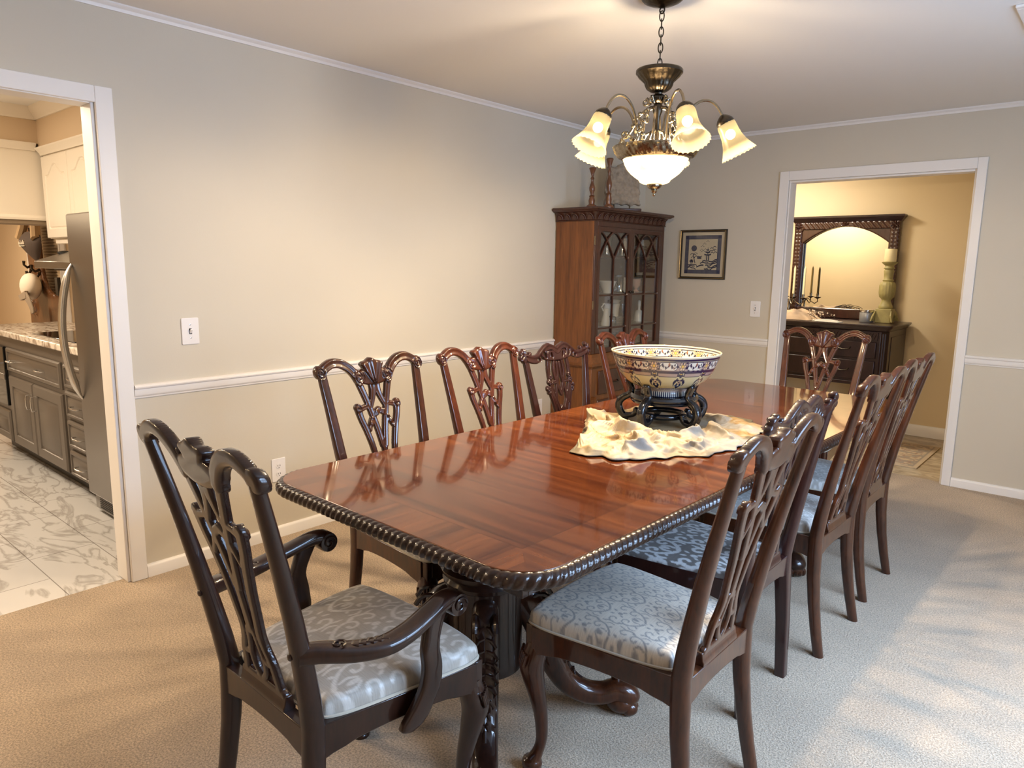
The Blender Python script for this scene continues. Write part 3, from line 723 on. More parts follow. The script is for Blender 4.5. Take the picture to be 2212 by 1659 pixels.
def pedestal(y0, nm):
    col = MB().lathe([(.12, .185), (.122, .20), (.118, .215), (.118, .455), (.128, .462), (.132, .475), (.124, .486), (.136, .498), (.140, .512), (.128, .524), (.112, .532), (.118, .546), (.104, .556), (.095, .57), (.092, .60), (.15, .655), (.15, .716)], 48, Matrix.Translation((0, y0, 0))).build('pedestal_column', M_mahog_dk, table, ang=30)
    MB().prism(roundrect(-.30, .30, y0-.22, y0+.22, .02, 3), .63, .655).build('pedestal_plate', M_mahog_dk, table, bevel=.004)
    pth = [(.098, .40, .040, .052), (.128, .385, .042, .054), (.155, .345, .042, .050), (.178, .29, .041, .047), (.200, .23, .040, .043), (.228, .165, .039, .040), (.27, .108, .038, .037), (.325, .074, .037, .034), (.38, .066, .036, .032), (.42, .074, .036, .034), (.452, .068, .040, .037), (.475, .05, .038, .034), (.487, .036, .02, .02)]
    P = cat([(p[0], p[1], p[2]) for p in pth], 4); Wd = cat([(p[0], p[3], 0) for p in pth], 4)
    for q in range(4):
        ang = PI/4+PI/2*q; e = Vector((math.cos(ang), math.sin(ang), 0)); t_ = Vector((-e.y, e.x, 0)); up = Vector((0, 0, 1))
        rs = []
        for i in range(len(P)):
            a, b = P[max(i-1, 0)], P[min(i+1, len(P)-1)]; tg = (e*(b[0]-a[0])+up*(b[1]-a[1])).normalized(); nrm = t_.cross(tg).normalized()
            c0 = e*P[i][0]+up*P[i][1]+Vector((0, y0, 0)); w = P[i][2]; h = Wd[i][1]; ring = []
            for k in range(20):
                th = 2*PI*k/20; cs, sn = math.cos(th), math.sin(th)
                cx = math.copysign(abs(cs)**.75, cs)*w; cy = math.copysign(abs(sn)**.75, sn)*h
                if 10 < i < 26 and sn < 0: # carved acanthus ribs on the knee face
                    cy *= 1+.10*math.cos(th*9+i*.9)
                ring.append(tuple(c0+t_*cx+nrm*cy))
            rs.append(ring)
        lg = MB().rings(rs).build('leg', M_mahog_dk if q != 0 else M_mahog, table, ang=50)
        M = Matrix.Translation((0, y0, 0)) @ Matrix.Rotation(ang, 4, 'Z')
        # paw with four toes, tip on the floor
        pw = MB().sphere((.445, 0, .036), .045, 18, 10, (1.15, 1, .8))
        for k in (-1.5, -.5, .5, 1.5): pw.sphere((.475-.006*abs(k), k*.019, .024), .021, 12, 8, (1.3, .75, 1.05))
        MB().add(pw.v, pw.f, M).build('paw_foot', M_mahog, lg)
        # acanthus leaf laid along the outer face
        lf = MB()
        for j in range(9):
            i = 6+j*2; c0 = Vector((P[i][0], 0, P[i][1])); a, b = P[i-1], P[i+1]; tg = Vector((b[0]-a[0], 0, b[1]-a[1])).normalized(); nr = Vector((tg.z*-1, 0, tg.x)); nr = -nr if nr.x < 0 else nr
            ww = .030*math.sin(PI*min(1, (j+1.5)/9))+.008
            for s in (-1, 1):
                b0 = c0+nr*(Wd[i][1]*.97); lf.tube([b0+Vector((0, s*.003, 0)), b0+Vector((0, s*ww*.6, 0))+tg*.006+nr*.004, b0+Vector((0, s*ww, 0))+tg*.024-nr*.004, b0+Vector((0, s*ww*.8, 0))+tg*.034-nr*.006], [.004, .006, .0045, .0015], 6)
        st = [Vector((P[i][0], 0, P[i][1])) for i in range(6, 26)]
        lf.tube([tuple(p+Vector((.030, 0, .022))) for p in st], .005, 6)
        MB().add(lf.v, lf.f, M).build('acanthus_carving', M_mahog_dk, lg)
        # scrolled bracket where the leg leaves the column
        vs = [(.118+.05*math.exp(-.16*k)*math.cos(k*.5), 0, .36+.05*math.exp(-.16*k)*math.sin(k*.5)) for k in range(22)]
        vb = MB()
        for s in (-.03, .03): vb.tube([(p[0]+.045, s, p[2]+.03) for p in vs], [.008*(1-.03*k) for k in range(22)], 6)
        MB().add(vb.v, vb.f, M).build('scroll_bracket', M_mahog_dk, lg)
pedestal(-1.04, 'near'); pedestal(1.04, 'far')

# ------------------------------------------------------------------ seat fabrics
S_D = [cat([(.03, .02, .030), (.18, .10, .026), (.33, .27, .022), (.36, .43, .020), (.27, .53, .018), (.16, .49, .018), (.15, .39, .020), (.22, .37, .026)], 6),
       cat([(.36, .43, .016), (.46, .58, .020), (.42, .78, .020), (.30, .84, .018), (.22, .76, .018), (.27, .68, .024)], 6),
       cat([(.10, .12, .012), (.12, .25, .020), (.05, .36, .012)], 4), cat([(.40, .30, .012), (.47, .20, .020), (.44, .08, .012)], 4), cat([(.42, .70, .012), (.50, .92, .022)], 4)]
def damask(X, Y, scale, leaf=0.0):
    x = X/scale; y = Y/(scale*1.25)
    col = np.floor(x); y = y+.5*(np.mod(col, 2)); xf = np.abs(np.mod(x, 1)-.5); yf = np.mod(y, 1)
    D = np.full(X.shape, 9.0)
    for S in S_D:
        for o in (-1, 0, 1):
            S2 = S.copy(); S2[:, 1] += o; S2[:, 2] += leaf; d, q, l = stroke(xf, yf, S2)
            D = np.minimum(D, d - leaf*.8*np.abs(np.sin(l*34)))
    for cx, cy, a, b, r in ((0, .28, .05, .10, 0), (0, .70, .06, .07, 0), (.10, .62, .03, .055, .6), (.40, .52, .028, .05, -.5), (.30, .12, .03, .05, .9), (.09, .88, .03, .06, -.4)):
        for o in (-1, 0, 1): D = np.minimum(D, ell(xf, yf, cx, cy+o, a, b, r))
    return np.clip(.5-D*60, 0, 1)
F_silver = fabric('silver_damask', srgb(184, 178, 170), srgb(222, 219, 214), 1.0)
F_cream = fabric('cream_damask', srgb(168, 159, 146), srgb(204, 198, 188), 1.0)
F_leaf = fabric('leaf_damask', srgb(112, 104, 98), srgb(212, 210, 208), .6, .5, .30)
F_grey = fabric('grey_scroll_damask', srgb(212, 201, 184), srgb(150, 146, 142), .9, .42, .5)

def cushion(hf, hr, y0, y1, z0, hgt, dsc, leaf, parent, fab, welt=True, nx=150, ny=130):
    s = np.linspace(-1, 1, nx); t = np.linspace(-1, 1, ny); S, T = np.meshgrid(s, t, indexing='ij')
    k = .14; X0 = S*np.sqrt(1-k*T*T)/math.sqrt(1-k)*1.0; Y0 = T*np.sqrt(1-k*S*S)/math.sqrt(1-k)
    X0 = np.clip(X0, -1.12, 1.12)/1.0; e = np.maximum(np.abs(S), np.abs(T))
    # corners softened: scale so that mid edges reach full width
    X0 = S*np.sqrt(1-k*T**6); Y0 = T*np.sqrt(1-k*S**6)
    hw = hr+(hf-hr)*(Y0+1)/2
    drop = np.clip((e-.86)/.14, 0, 1); z = z0+hgt*(np.sqrt(np.clip(1-drop**2, 0, 1)))*.62+hgt*.38*(1-S*S)*(1-T*T)
    bul = 1+.018*np.sin(PI*drop)
    X = X0*hw*bul; Y = (y0+y1)/2+Y0*(y1-y0)/2*bul+.012*(1-S*S)*np.clip(T, 0, 1)
    da = damask(X+2.0, Y+2.0, dsc, leaf).ravel()
    V = np.stack([X, Y, z], -1).reshape(-1, 3); mb = MB(); mb.v = [tuple(p) for p in V]
    idx = lambda i, j: i*ny+j
    mb.f = [(idx(i, j), idx(i+1, j), idx(i+1, j+1), idx(i, j+1)) for i in range(nx-1) for j in range(ny-1)]
    # closed underside
    rim = [idx(i, 0) for i in range(nx)]+[idx(nx-1, j) for j in range(1, ny)]+[idx(i, ny-1) for i in range(nx-2, -1, -1)]+[idx(0, j) for j in range(ny-2, 0, -1)]
    mb.f.append(tuple(rim[::-1]))
    st = mb.build('seat', fab, parent, ang=80, recalc=False, vcol={'damask': da})
    if welt:
        rp = [mb.v[i] for i in rim][::3]
        MB().tube([(p[0]*1.004, p[1], p[2]+.004) for p in rp], .0038, 6, closed=True).build('piping', M_pipe, st)
    return st
M_pipe = simple('cream_cord', srgb(196, 186, 168), .6)

# ------------------------------------------------------------------ chairs
def yc(v, rake=.125):
    return np.where(v > .45, -rake*np.clip((v-.45)/.55, 0, 2)**1.2, 0.0) if not np.isscalar(v) else (-rake*max(0, (v-.45)/.55)**1.2 if v > .45 else 0.0)
def backmap(off=0.0, rake=.125):
    return lambda u, v, w: (u, yc(v, rake)+w+off, v)

def crestA(U, V):
    x = np.abs(U)
    S = cat([(.2455, .978, .019), (.228, .996, .0165), (.190, 1.0105, .0165), (.150, 1.007, .017), (.115, .990, .0175), (.090, .966, .0180), (.074, .938, .0165)], 8)
    d1, q1, l1 = stroke(x, V, S)
    ang = np.arctan2(U, V-.918); rad = np.hypot(U, V-.918)
    Rs = .098*(1+.03*np.cos(ang*12)-.10*np.clip(np.abs(ang)-.25, 0, 1))
    d2 = np.where(np.abs(ang) < .62, rad-Rs, 9.0); d2 = np.maximum(d2, np.abs(ang)*rad-.62*rad)
    d3 = ell(U, V, 0, .954, .098, .030); d4 = ell(x, V, .250, .984, .0235, .024)
    d5 = ell(U, V, 0, .947, .078, .026)
    D = np.minimum(np.minimum(np.minimum(d1, d2), np.minimum(d3, d4)), d5)
    R = np.where(d1 < 0, .0026*np.cos(q1*PI*1.15)*-1+.0012, 0.0)
    R = np.where(d2 < 0, .0045+.0034*np.cos(ang*12)+.003*(rad/.1), R)
    # spiral scroll on the ears
    ex, ey = x-.249, V-.984; er = np.hypot(ex, ey); ea = np.arctan2(ey, ex)
    R = np.where((er < .0235), .003+.0032*np.cos(ea+er*620), R)
    # leaf curls beside the shell
    lx, ly = x-.072, V-.957; lr = np.hypot(lx, ly); la = np.arctan2(ly, lx)
    R = np.where((lr < .026) & (d2 > 0), .002+.0030*np.cos(2*la+lr*480), R)
    return D, R
def splatA(U, V):
    x = np.abs(U)
    ST = [cat([(.083, .970, .0155), (.069, .930, .0145), (.053, .885, .0135), (.036, .83, .0130), (.018, .765, .0125), (.006, .705, .012)], 6),
          cat([(.010, .940, .019), (.011, .905, .0150), (.022, .872, .0115), (.036, .845, .010)], 5),
          cat([(.030, .852, .0085), (.062, .848, .0095), (.088, .842, .011)], 4),
          cat([(.094, .842, .0145), (.086, .808, .013), (.070, .765, .0125), (.053, .705, .0118), (.043, .645, .0112), (.036, .60, .012), (.044, .568, .0115), (.058, .54, .011), (.064, .512, .011), (.072, .478, .011)], 5),
          cat([(.058, .768, .0075), (.042, .795, .010), (.022, .820, .0115), (.0, .832, .012)], 5),
          cat([(0, .72, .013), (0, .66, .013), (0, .605, .015)], 3),
          cat([(.012, .60, .0105), (.020, .565, .009), (.028, .535, .009), (.022, .505, .009), (.006, .485, .010)], 5),
          cat([(.03, .54, .009), (.045, .535, .009)], 3), cat([(-.0, .475, .013), (.08, .475, .013)], 2)]
    D = np.full(U.shape, 9.0); R = np.zeros(U.shape)
    for k, S in enumerate(ST):
        d, q, l = stroke(x, V, S); m = d < D; D = np.where(m, d, D)
        rel = -.0022*np.exp(-(q/.38)**2)+.0010
        if k == 4: rel = .004+.0022*np.cos(l*260)
        R = np.where(m & (d < 0), rel, R)
    c = ell(x, V, .094, .848, .0165, .0155); cr_ = np.hypot(x-.094, V-.846); ca = np.arctan2(V-.846, x-.094)
    D = np.minimum(D, c); R = np.where(c < 0, .003+.0028*np.cos(ca*2+cr_*560), R)
    return D, R
def crestB(U, V):
    x = np.abs(U)
    S = cat([(.262, .978, .019), (.238, .972, .0195), (.205, .962, .0205), (.17, .960, .021), (.138, .970, .0215), (.108, .992, .020), (.074, 1.012, .0175), (.040, 1.010, .015), (0, .992, .016)], 8)
    D, q, l = stroke(x, V, S); R = np.where(D < 0, -.002*np.cos(q*PI*1.1), 0)
    for cx, cy, r in ((.270, .994, .0165), (.281, .972, .014), (.257, 1.006, .012), (.213, .990, .0105), (.262, .958, .013), (.062, 1.020, .013)): D = np.minimum(D, ell(x, V, cx, cy, r, r))
    D = np.minimum(D, ell(U, V, 0, .968, .13, .028))
    la = np.arctan2(V-.985, x-.262); R = np.where(x > .235, .002+.003*np.cos(la*6), R)
    for cx, cy, a, b, r in ((.098, .974, .018, .0075, 1.1), (.124, .960, .015, .0065, .9), (.070, .980, .016, .006, 1.2), (.045, .970, .014, .0055, 1.3), (.150, .955, .011, .007, .2)): D = np.maximum(D, -ell(x, V, cx, cy, a, b, r))
    return D, R
def splatB(U, V):
    x = np.abs(U)
    ST = [cat([(.050, 1.012, .010), (.072, .965, .0115), (.083, .90, .0115), (.080, .84, .0115), (.062, .78, .0115), (.038, .725, .0115), (.016, .675, .013)], 6),
          cat([(.0, .985, .012), (.026, .95, .010), (.040, .90, .010), (.034, .85, .010), (.014, .80, .010), (0, .77, .010)], 6),
          cat([(.010, .93, .009), (.016, .86, .009), (.040, .78, .010), (.046, .73, .010)], 5),
          cat([(.02, .838, .008), (.06, .832, .009)], 2),
          cat([(.098, .808, .0135), (.086, .785, .012), (.068, .74, .0115), (.052, .685, .0115), (.042, .64, .0115), (.036, .595, .012), (.046, .56, .012), (.060, .53, .012), (.070, .478, .012)], 5),
          cat([(.0, .70, .015), (0, .62, .013), (.0, .50, .011)], 3), cat([(.030, .60, .012), (.018, .56, .009), (.028, .52, .009), (.01, .485, .010)], 4), cat([(0, .475, .013), (.08, .475, .013)], 2)]
    D = np.full(U.shape, 9.0); R = np.zeros(U.shape)
    for S in ST:
        d, q, l = stroke(x, V, S); m = d < D; D = np.where(m, d, D); R = np.where(m & (d < 0), -.0022*np.exp(-(q/.38)**2)+.001, R)
    for cx, cy, r in ((.100, .806, .015), (.088, .838, .013), (.076, .862, .011), (.098, .786, .010)):
        c = ell(x, V, cx, cy, r, r*1.1); D = np.minimum(D, c); a = np.arctan2(V-cy, x-cx); R = np.where(c < 0, .003+.0025*np.cos(5*a), R)
    return D, R

def rear_leg(sx, t, mat, straight=False, rake=.125, sc=1.0, foot=.192, ear=.226, mid=.178, ks=1.073):
    zs = [0, .02, .10, .20, .30, .38, .45]+[.45+(q-.45)*ks for q in (.52, .60, .70, .80, .90, .976)]; zt = zs[-1]
    fx = foot; rs = []
    for z in zs:
        x = np.interp(z, [0, .20, .38, .45, .70, zt], [fx, mid+.006, mid, mid+.001, mid+(ear-mid)*.52, ear])*sx*sc
        y = (-.050*(1-min(z, .38)/.38)**1.7 if not straight else -.022*(1-min(z, .38)/.38)) if z < .38 else yc(z, rake)
        hw = np.interp(z, [0, .2, .38, .5, .75, zt], [.018, .020, .022, .0225, .0205, .0175]); hd = np.interp(z, [0, .2, .38, .5, .75, zt], [.0175, .021, .025, .024, .018, .0135])
        if straight and z < .38: hw = np.interp(z, [0, .06, .38], [.021, .018, .019])
        ring = []
        for k in range(24):
            th = 2*PI*k/24; cs, sn = math.cos(th), math.sin(th); p = (.62 if sn > 0 else .92) if not (straight and z < .40) else .3
            cx = math.copysign(abs(cs)**p, cs)*hw; cy = math.copysign(abs(sn)**p, sn)*hd
            if z > .47 and sn > .5 and abs(cx) < hw*.72: cy -= .0035*(1-(abs(cx)/(hw*.72))**2)**.5*min(1, (z-.47)/.06)   # sunk channel on the stile face
            ring.append((x+cx, y+cy, z))
        rs.append(ring)
    return MB().rings(rs).build('leg', mat, t, ang=50)
def front_leg(sx, t, mat, xf, yf, zt=.40):
    dv = Vector((sx*.72, .70, 0)); P = cat([(.0, zt, .030), (.004, .385, .031), (.013, .355, .034), (.018, .325, .0335), (.014, .29, .030), (.003, .24, .0245), (-.009, .18, .0195), (-.014, .12, .0165), (-.012, .085, .0155), (-.003, .058, .017), (.008, .038, .022)], 4)
    rs = []
    for i, (o, z, r) in enumerate(P):
        c0 = Vector((xf*sx, yf, z))+dv*(o-.004); rs.append([tuple(c0+Vector((r*math.copysign(abs(math.cos(a))**.85, math.cos(a)), r*math.copysign(abs(math.sin(a))**.85, math.sin(a)), 0))) for a in np.linspace(0, 2*PI, 20, endpoint=False)])
    rs = rs[::-1]; c0 = Vector((xf*sx, yf, 0))+dv*.008
    ft = [(.026, .0), (.0275, .008), (.024, .012), (.029, .017), (.030, .026), (.026, .036)]
    foot = [[tuple(c0+Vector((r*math.cos(a), r*math.sin(a), z))) for a in np.linspace(0, 2*PI, 20, endpoint=False)] for r, z in ft]
    lg = MB().rings(foot+rs).build('leg', mat, t, ang=60)
    # shell and leaf carving on the knee
    k = MB()
    for j in range(-3, 4):
        a = j*.30; side = Vector((-dv.y*sx*0+(-.70), .72*sx, 0)).normalized()*(1 if sx > 0 else 1)
        top = Vector((xf*sx, yf, .372))+dv*.040+side*(j*.0105); pts = [top-dv*abs(j)*.0022, top+Vector((0, 0, -.03))+dv*.007-dv*abs(j)*.002, top+Vector((0, 0, -.065+.008*abs(j)))+dv*.003-dv*abs(j)*.003-side*j*.003]
        k.tube(pts, [.0042, .0048, .002], 6)
    k.build('knee_carving', mat, lg)
    return lg

def make_chair(name, label, kind, fab, wm, group, arms=False, w=1.0):
    t = thing(name, label, 'chair', group=group)
    B = kind == 'B'; rake = .088 if B else .123; ks = 1.005 if B else (1.073 if not arms else 1.095); us = 1.0 if B else (.938 if not arms else 1.005)
    hf, hr, y1 = (.236, .192, .455) if not arms else (.268, .205, .445)
    sc = 1.0; mid = .168 if B else (.178 if not arms else .186); sp = 1.0 if not arms else 1.03; zz = lambda v: .45+(v-.45)*ks if v > .45 else v
    mpf = backmap(0.0, rake); mp = lambda u, v, ww: mpf(u*us, zz(v), ww); mps = lambda u, v, ww: mpf(u*(sp if v < .93 else sp+(us-sp)*min(1, (v-.93)/.04)), zz(v), ww)
    plate(crestB if B else crestA, -.30, .30, .90, 1.05, .0028, .026, .011, mp).build('crest_rail', wm, t, ang=60)
    plate(splatB if B else splatA, -.13, .13, .46, 1.03 if B else .985, .0026, .017, .006, mps).build('splat', wm, t, ang=60)
    MB().prism([(-.016, .446), (.014, .446), (.014, .454), (.010, .462), (.008, .482), (-.010, .482), (-.013, .462), (-.016, .456)], -.098, .098, 0).build('shoe', wm, t, bevel=.002)
    for s in (-1, 1): rear_leg(s, t, wm, B, rake, 1.0, .166 if B else .193, .252 if B else (.226 if not arms else .243), mid, ks)
    xf, yf = hf-.030, y1-.030
    for s in (-1, 1): front_leg(s, t, wm, xf, yf)
    # seat frame: four rails, ogee-cut lower edges
    fr = MB()
    def lower(L_, zb=.372, dp=.022, n=14):
        return [(-L_/2+L_*k/n, zb+dp*(math.sin(PI*k/n)**.6 if 0 < k < n else 0)-(.0 if 2 < k < n-2 else .004)) for k in range(n+1)]
    def railp(p0, p1, th, zt=.452):
        d = Vector((p1[0]-p0[0], p1[1]-p0[1], 0)); L_ = d.length; d.normalize(); nrm = Vector((d.y, -d.x, 0))
        low = lower(L_); poly = low+[(L_/2, zt), (-L_/2, zt)]
        c0 = Vector(((p0[0]+p1[0])/2, (p0[1]+p1[1])/2, 0)); M = Matrix(((d.x, nrm.x, 0, c0.x), (d.y, nrm.y, 0, c0.y), (0, 0, 1, 0), (0, 0, 0, 1)))
        fr.prism(poly, -th/2, th/2, 1, M)
    railp((-xf-.005, y1-.014), (xf+.005, y1-.014), .024)
    railp((-mid, -.002), (mid, -.002), .030, .448)
    for s in (-1, 1): railp(((mid+.004)*s, .010), ((hf-.012)*s, y1-.03), .024)
    for s in (-1, 1): fr.box((hf-.052)*s-.022*(s < 0)-0*s, (hf-.052)*s+.022+(.0 if s > 0 else 0), y1-.056, y1-.010, .385, .452) if False else fr.prism(roundrect(xf*s-.024, xf*s+.024, yf-.024, yf+.024, .006, 3), .375, .452)
    fr.build('seat_frame', wm, t, bevel=.0025)
    cushion(hf+.003, hr-.010, .018, y1+.004, .450 if not B else .442, .068 if not B else .036, (.150 if arms else .088) if not B else .15, .012 if B else (.004 if arms else 0.0), t, fab, welt=not B)
    if arms:
        for s in (-1, 1):
            pth = cat([(.210, -.040, .640), (.228, .000, .638), (.258, .06, .627), (.280, .12, .624), (.285, .18, .633), (.279, .24, .648), (.272, .29, .660), (.268, .318, .658), (.267, .338, .645)], 5)
            wd = np.interp(np.linspace(0, 1, len(pth)), [0, .15, .45, .8, .92, 1], [.020, .024, .027, .024, .026, .024]); hh = np.interp(np.linspace(0, 1, len(pth)), [0, .2, .6, .85, 1], [.021, .020, .016, .020, .022])
            rs = []
            for i in range(len(pth)):
                a, b = pth[max(i-1, 0)], pth[min(i+1, len(pth)-1)]; tg = Vector(b-a).normalized(); up = Vector((0, 0, 1)); up = (up-tg*up.dot(tg)).normalized(); sd = tg.cross(up)
                rs.append([(lambda v: (v.x*s, v.y, v.z))(Vector(pth[i])+sd*math.copysign(abs(math.cos(q))**.7, math.cos(q))*wd[i]+up*math.copysign(abs(math.sin(q))**.7, math.sin(q))*hh[i]) for q in np.linspace(0, 2*PI, 18, endpoint=False)])
            arm = MB().rings(rs).build('arm', wm, t, ang=50)
            # scrolled hand rest and carved top
            sc_ = MB().lathe([(.004, -.026), (.026, -.025), (.028, -.018), (.028, .018), (.026, .025), (.004, .026)], 24, Matrix.Translation((.268*s, .330, .645)) @ Matrix.Rotation(PI/2, 4, 'Y'))
            for xx in (-.0275, .0275): sc_.tube([(.268*s+xx, .330+(.021-.0012*k)*math.cos(k*.55), .645+(.021-.0012*k)*math.sin(k*.55)) for k in range(16)], .0022, 6)
            sc_.build('scroll', wm, arm)
            cv = MB().tube([(.250*s+(.016-.0011*k)*math.cos(k*.6), .028+(.018-.0012*k)*math.sin(k*.6), .655) for k in range(14)], .0028, 6)
            for k in range(6):
                for e in (-1, 1): cv.tube([((.262+.0045*k)*s, .052+k*.016, .646-k*.0012), ((.262+.0045*k)*s+e*.010, .062+k*.016, .645-k*.0012), ((.262+.0045*k)*s+e*.012, .075+k*.016, .642-k*.001)], [.002, .0034, .0012], 6)
            cv.build('leaf_carving', wm, arm)
            ps = cat([(.254, .206, .372), (.258, .213, .385), (.266, .230, .42), (.274, .252, .470), (.280, .254, .52), (.280, .248, .565), (.276, .258, .605), (.273, .272, .640)], 5); rs = []
            for i in range(len(ps)):
                u = i/(len(ps)-1); w2 = .014; d2 = np.interp(u, [0, .04, .10, .2, .5, .8, 1], [.008, .022, .031, .036, .026, .022, .026])
                rs.append([(s*(ps[i][0]+math.copysign(abs(math.cos(q))**.5, math.cos(q))*w2), ps[i][1]+math.copysign(abs(math.sin(q))**.5, math.sin(q))*d2, ps[i][2]) for q in np.linspace(0, 2*PI, 20, endpoint=False)])
            MB().rings(rs).build('arm_support', wm, t, ang=50)
            MB().sphere((.204*s, -.056, .640), .008, 10, 6, (1, .55, 1)).build('screw_plug', wm, t)
    return t

R90 = PI/2
GA = 'shell-crested side chairs round the table'; GB = 'dark side chairs with pierced leafy crest'
a1 = make_chair('armchair', 'dark shell-crested armchair at the near end of the table, silver damask seat', 'A', F_cream, M_mahog_dk, 'dining chairs', arms=True)
a1.location = (1.850, -4.660, 0); a1.rotation_euler = (0, 0, math.radians(-1.5))
A = make_chair('dining_chair', 'nearest shell-crested side chair on the right side of the table, grey scroll damask seat', 'A', F_grey, M_mahog, GA)
A.location = (2.533, -3.787, 0); A.rotation_euler = (0, 0, R90)
red = {'mahogany': M_mahog_red}; sil = {'grey_scroll_damask': F_silver}; both = {**red, **sil}
dup(A, (2.466, -2.620, 0), R90-.03, 'shell-crested side chair third along the right side of the table, silver seat', GA, sil)
dup(A, (2.451, -2.022, 0), R90, 'farthest shell-crested side chair on the right side, nearest the hall doorway', GA, sil)
dup(A, (1.148, -3.709, 0), -R90, 'shell-crested side chair nearest the kitchen on the wall side of the table', GA, sil)
dup(A, (1.180, -3.128, 0), -R90, 'shell-crested side chair second along the wall side of the table', GA, both)
dup(A, (1.205, -1.98, 0), -R90, 'red-brown shell-crested side chair in front of the china cabinet, behind the bowl', GA, both)
dup(A, (1.851, -1.066, 0), PI, 'shell-crested side chair at the far end of the table before the hall doorway', GA, both)
Bc = make_chair('dining_chair', 'dark plum-brown side chair second along the right side, bold leaf damask seat', 'B', F_leaf, M_plum, GB)
Bc.location = (2.429, -3.197, 0); Bc.rotation_euler = (0, 0, R90)
dup(Bc, (1.11, -2.53, 0), -R90, 'dark side chair with interlaced looped splat third along the wall side', GB)
# ------------------------------------------------------------------ centrepiece: cloth, stand, bowl
BC = Vector((1.775, -2.745, 0))
def cloth():
    na, nr = 420, 120
    th = np.linspace(0, 2*PI, na, endpoint=False); r = np.linspace(0.02, 1, nr)
    Th, Rr = np.meshgrid(th, r, indexing='ij')
    ka = np.radians([1, 20, 52, 68, 84, 105, 131, 138, 158, 176, 187, 213, 247, 260, 268, 271, 274, 277, 281, 287, 291, 296, 303, 316, 324, 338, 361])
    kr = np.array([.405, .41, .392, .352, .301, .29, .318, .345, .27, .237, .285, .312, .371, .48, .59, .68, .715, .70, .66, .69, .675, .62, .574, .552, .508, .466, .405])
    Rb = np.interp(np.mod(Th-ka[0], 2*PI)+ka[0], ka, kr); Rb = Rb*(1+.018*np.sin(Th*23+1)+.012*np.sin(Th*47))
    X = Rr*Rb*np.cos(Th); Y = Rr*Rb*np.sin(Th)
    wx = X+.020*(vnoise(X*22+3, Y*22+9, 1)-.5)*2; wy = Y+.020*(vnoise(X*22+31, Y*22+4, 2)-.5)*2
    folds = [([(-.173, -.291), (-.219, -.167), (-.155, -.171), (-.07, -.25)], .050, .040), ([(-.03, -.55), (-.063, -.417), (-.07, -.31), (.0, -.33), (.067, -.289), (.142, -.375)], .056, .038),
             ([(.085, -.293), (.183, -.482), (.263, -.66)], .046, .034), ([(.119, -.324), (.215, -.354), (.331, -.412)], .040, .030), ([(.146, -.266), (.242, -.277), (.307, -.313)], .040, .026),
             ([(.255, -.29), (.213, -.088), (.232, -.024), (.306, -.076), (.423, -.171)], .046, .030), ([(.117, .146), (.19, .19), (.305, .121)], .022, .040), ([(.07, -.72), (.16, -.67), (.25, -.655)], .020, .026),
             ([(.296, -.57), (.376, -.49), (.42, -.38), (.44, -.25)], .020, .022), ([(.044, -.617), (.12, -.63), (.153, -.557)], .026, .022), ([(-.12, -.36), (-.16, -.25), (-.24, -.23)], .030, .020),
             ([(.0, -.47), (.08, -.44), (.12, -.50)], .024, .018), ([(.28, -.44), (.34, -.33), (.30, -.20)], .026, .020), ([(.33, .02), (.36, .10), (.30, .22)], .014, .026), ([(-.1, .22), (-.17, .24), (-.2, .17)], .018, .03)]
    z = np.zeros(X.shape); hx = np.zeros(X.shape); hy = np.zeros(X.shape)
    for P, hh, w in folds:
        S = cat([(a_, b_, 0) for a_, b_ in P], 6); d, q, l = stroke(wx, wy, np.array([(p[0], p[1], 1e-6) for p in S]))
        L_ = l.max()+1e-6; tap = np.sin(PI*np.clip(l/L_, .08, .92))**.5; prof = hh*tap*(.55*np.exp(-(d/w)**2)+.45*np.exp(-np.abs(d)/(w*.55)))
        k = prof > z; z = np.where(k, prof, z)
    def ridge(f, s, ang, st=1.0):
        c, sn = math.cos(ang), math.sin(ang); u = (wx*c+wy*sn)*f; v = (-wx*sn+wy*c)*f*st
        return 1-np.abs(2*vnoise(u+s*7.3+50, v+s*3.1+50, s)-1)
    rad = np.hypot(X, Y); out = np.clip((rad-.20)/.05, 0, 1); edge = np.clip((1-Rr)/.15, 0, 1)
    crum = .013*ridge(17, 5, -.3, .5)**1.7+.011*ridge(34, 8, .6, .45)**1.5+.007*ridge(66, 9, -1.0, .5)**1.5
    z = (z*(.7+.6*vnoise(X*13+8, Y*13+3, 12))+crum*(.5+.5*np.clip((-Y-.05)/.2, 0, 1)))*out
    z = z*(edge**.7)+.002+.004*(1-edge)*ridge(26, 11, 1.1, .4)**1.5*out
    X2 = X+.35*z*np.sin(Y*38+1)*out; Y2 = Y-.55*z*out*np.clip(edge*3, 0, 1)
    mb = MB(); V = np.stack([X2, Y2, z], -1).reshape(-1, 3); mb.v = [tuple(p) for p in V]
    ix = lambda i, j: (i % na)*nr+j
    mb.f = [(ix(i, j), ix(i+1, j), ix(i+1, j+1), ix(i, j+1)) for i in range(na) for j in range(nr-1)]
    mb.f.append(tuple(ix(i, 0) for i in range(na))[::-1])
    # weave colours: cream ground, gold printed areas, grey-olive border band and sheer grey patches
    n1 = vnoise(X*9+20, Y*9+11, 21); n2 = vnoise(X*60+2, Y*60+7, 22)
    cream = np.array(srgb(168, 152, 124)[:3]); gold = np.array(srgb(140, 112, 70)[:3]); grey = np.array(srgb(146, 145, 141)[:3]); olive = np.array(srgb(92, 84, 66)[:3])
    g = np.clip((n1-.52)*6, 0, 1)[..., None]*np.clip(.2+1.1*n2, 0, 1)[..., None]; col = cream*(1-g)+gold*g
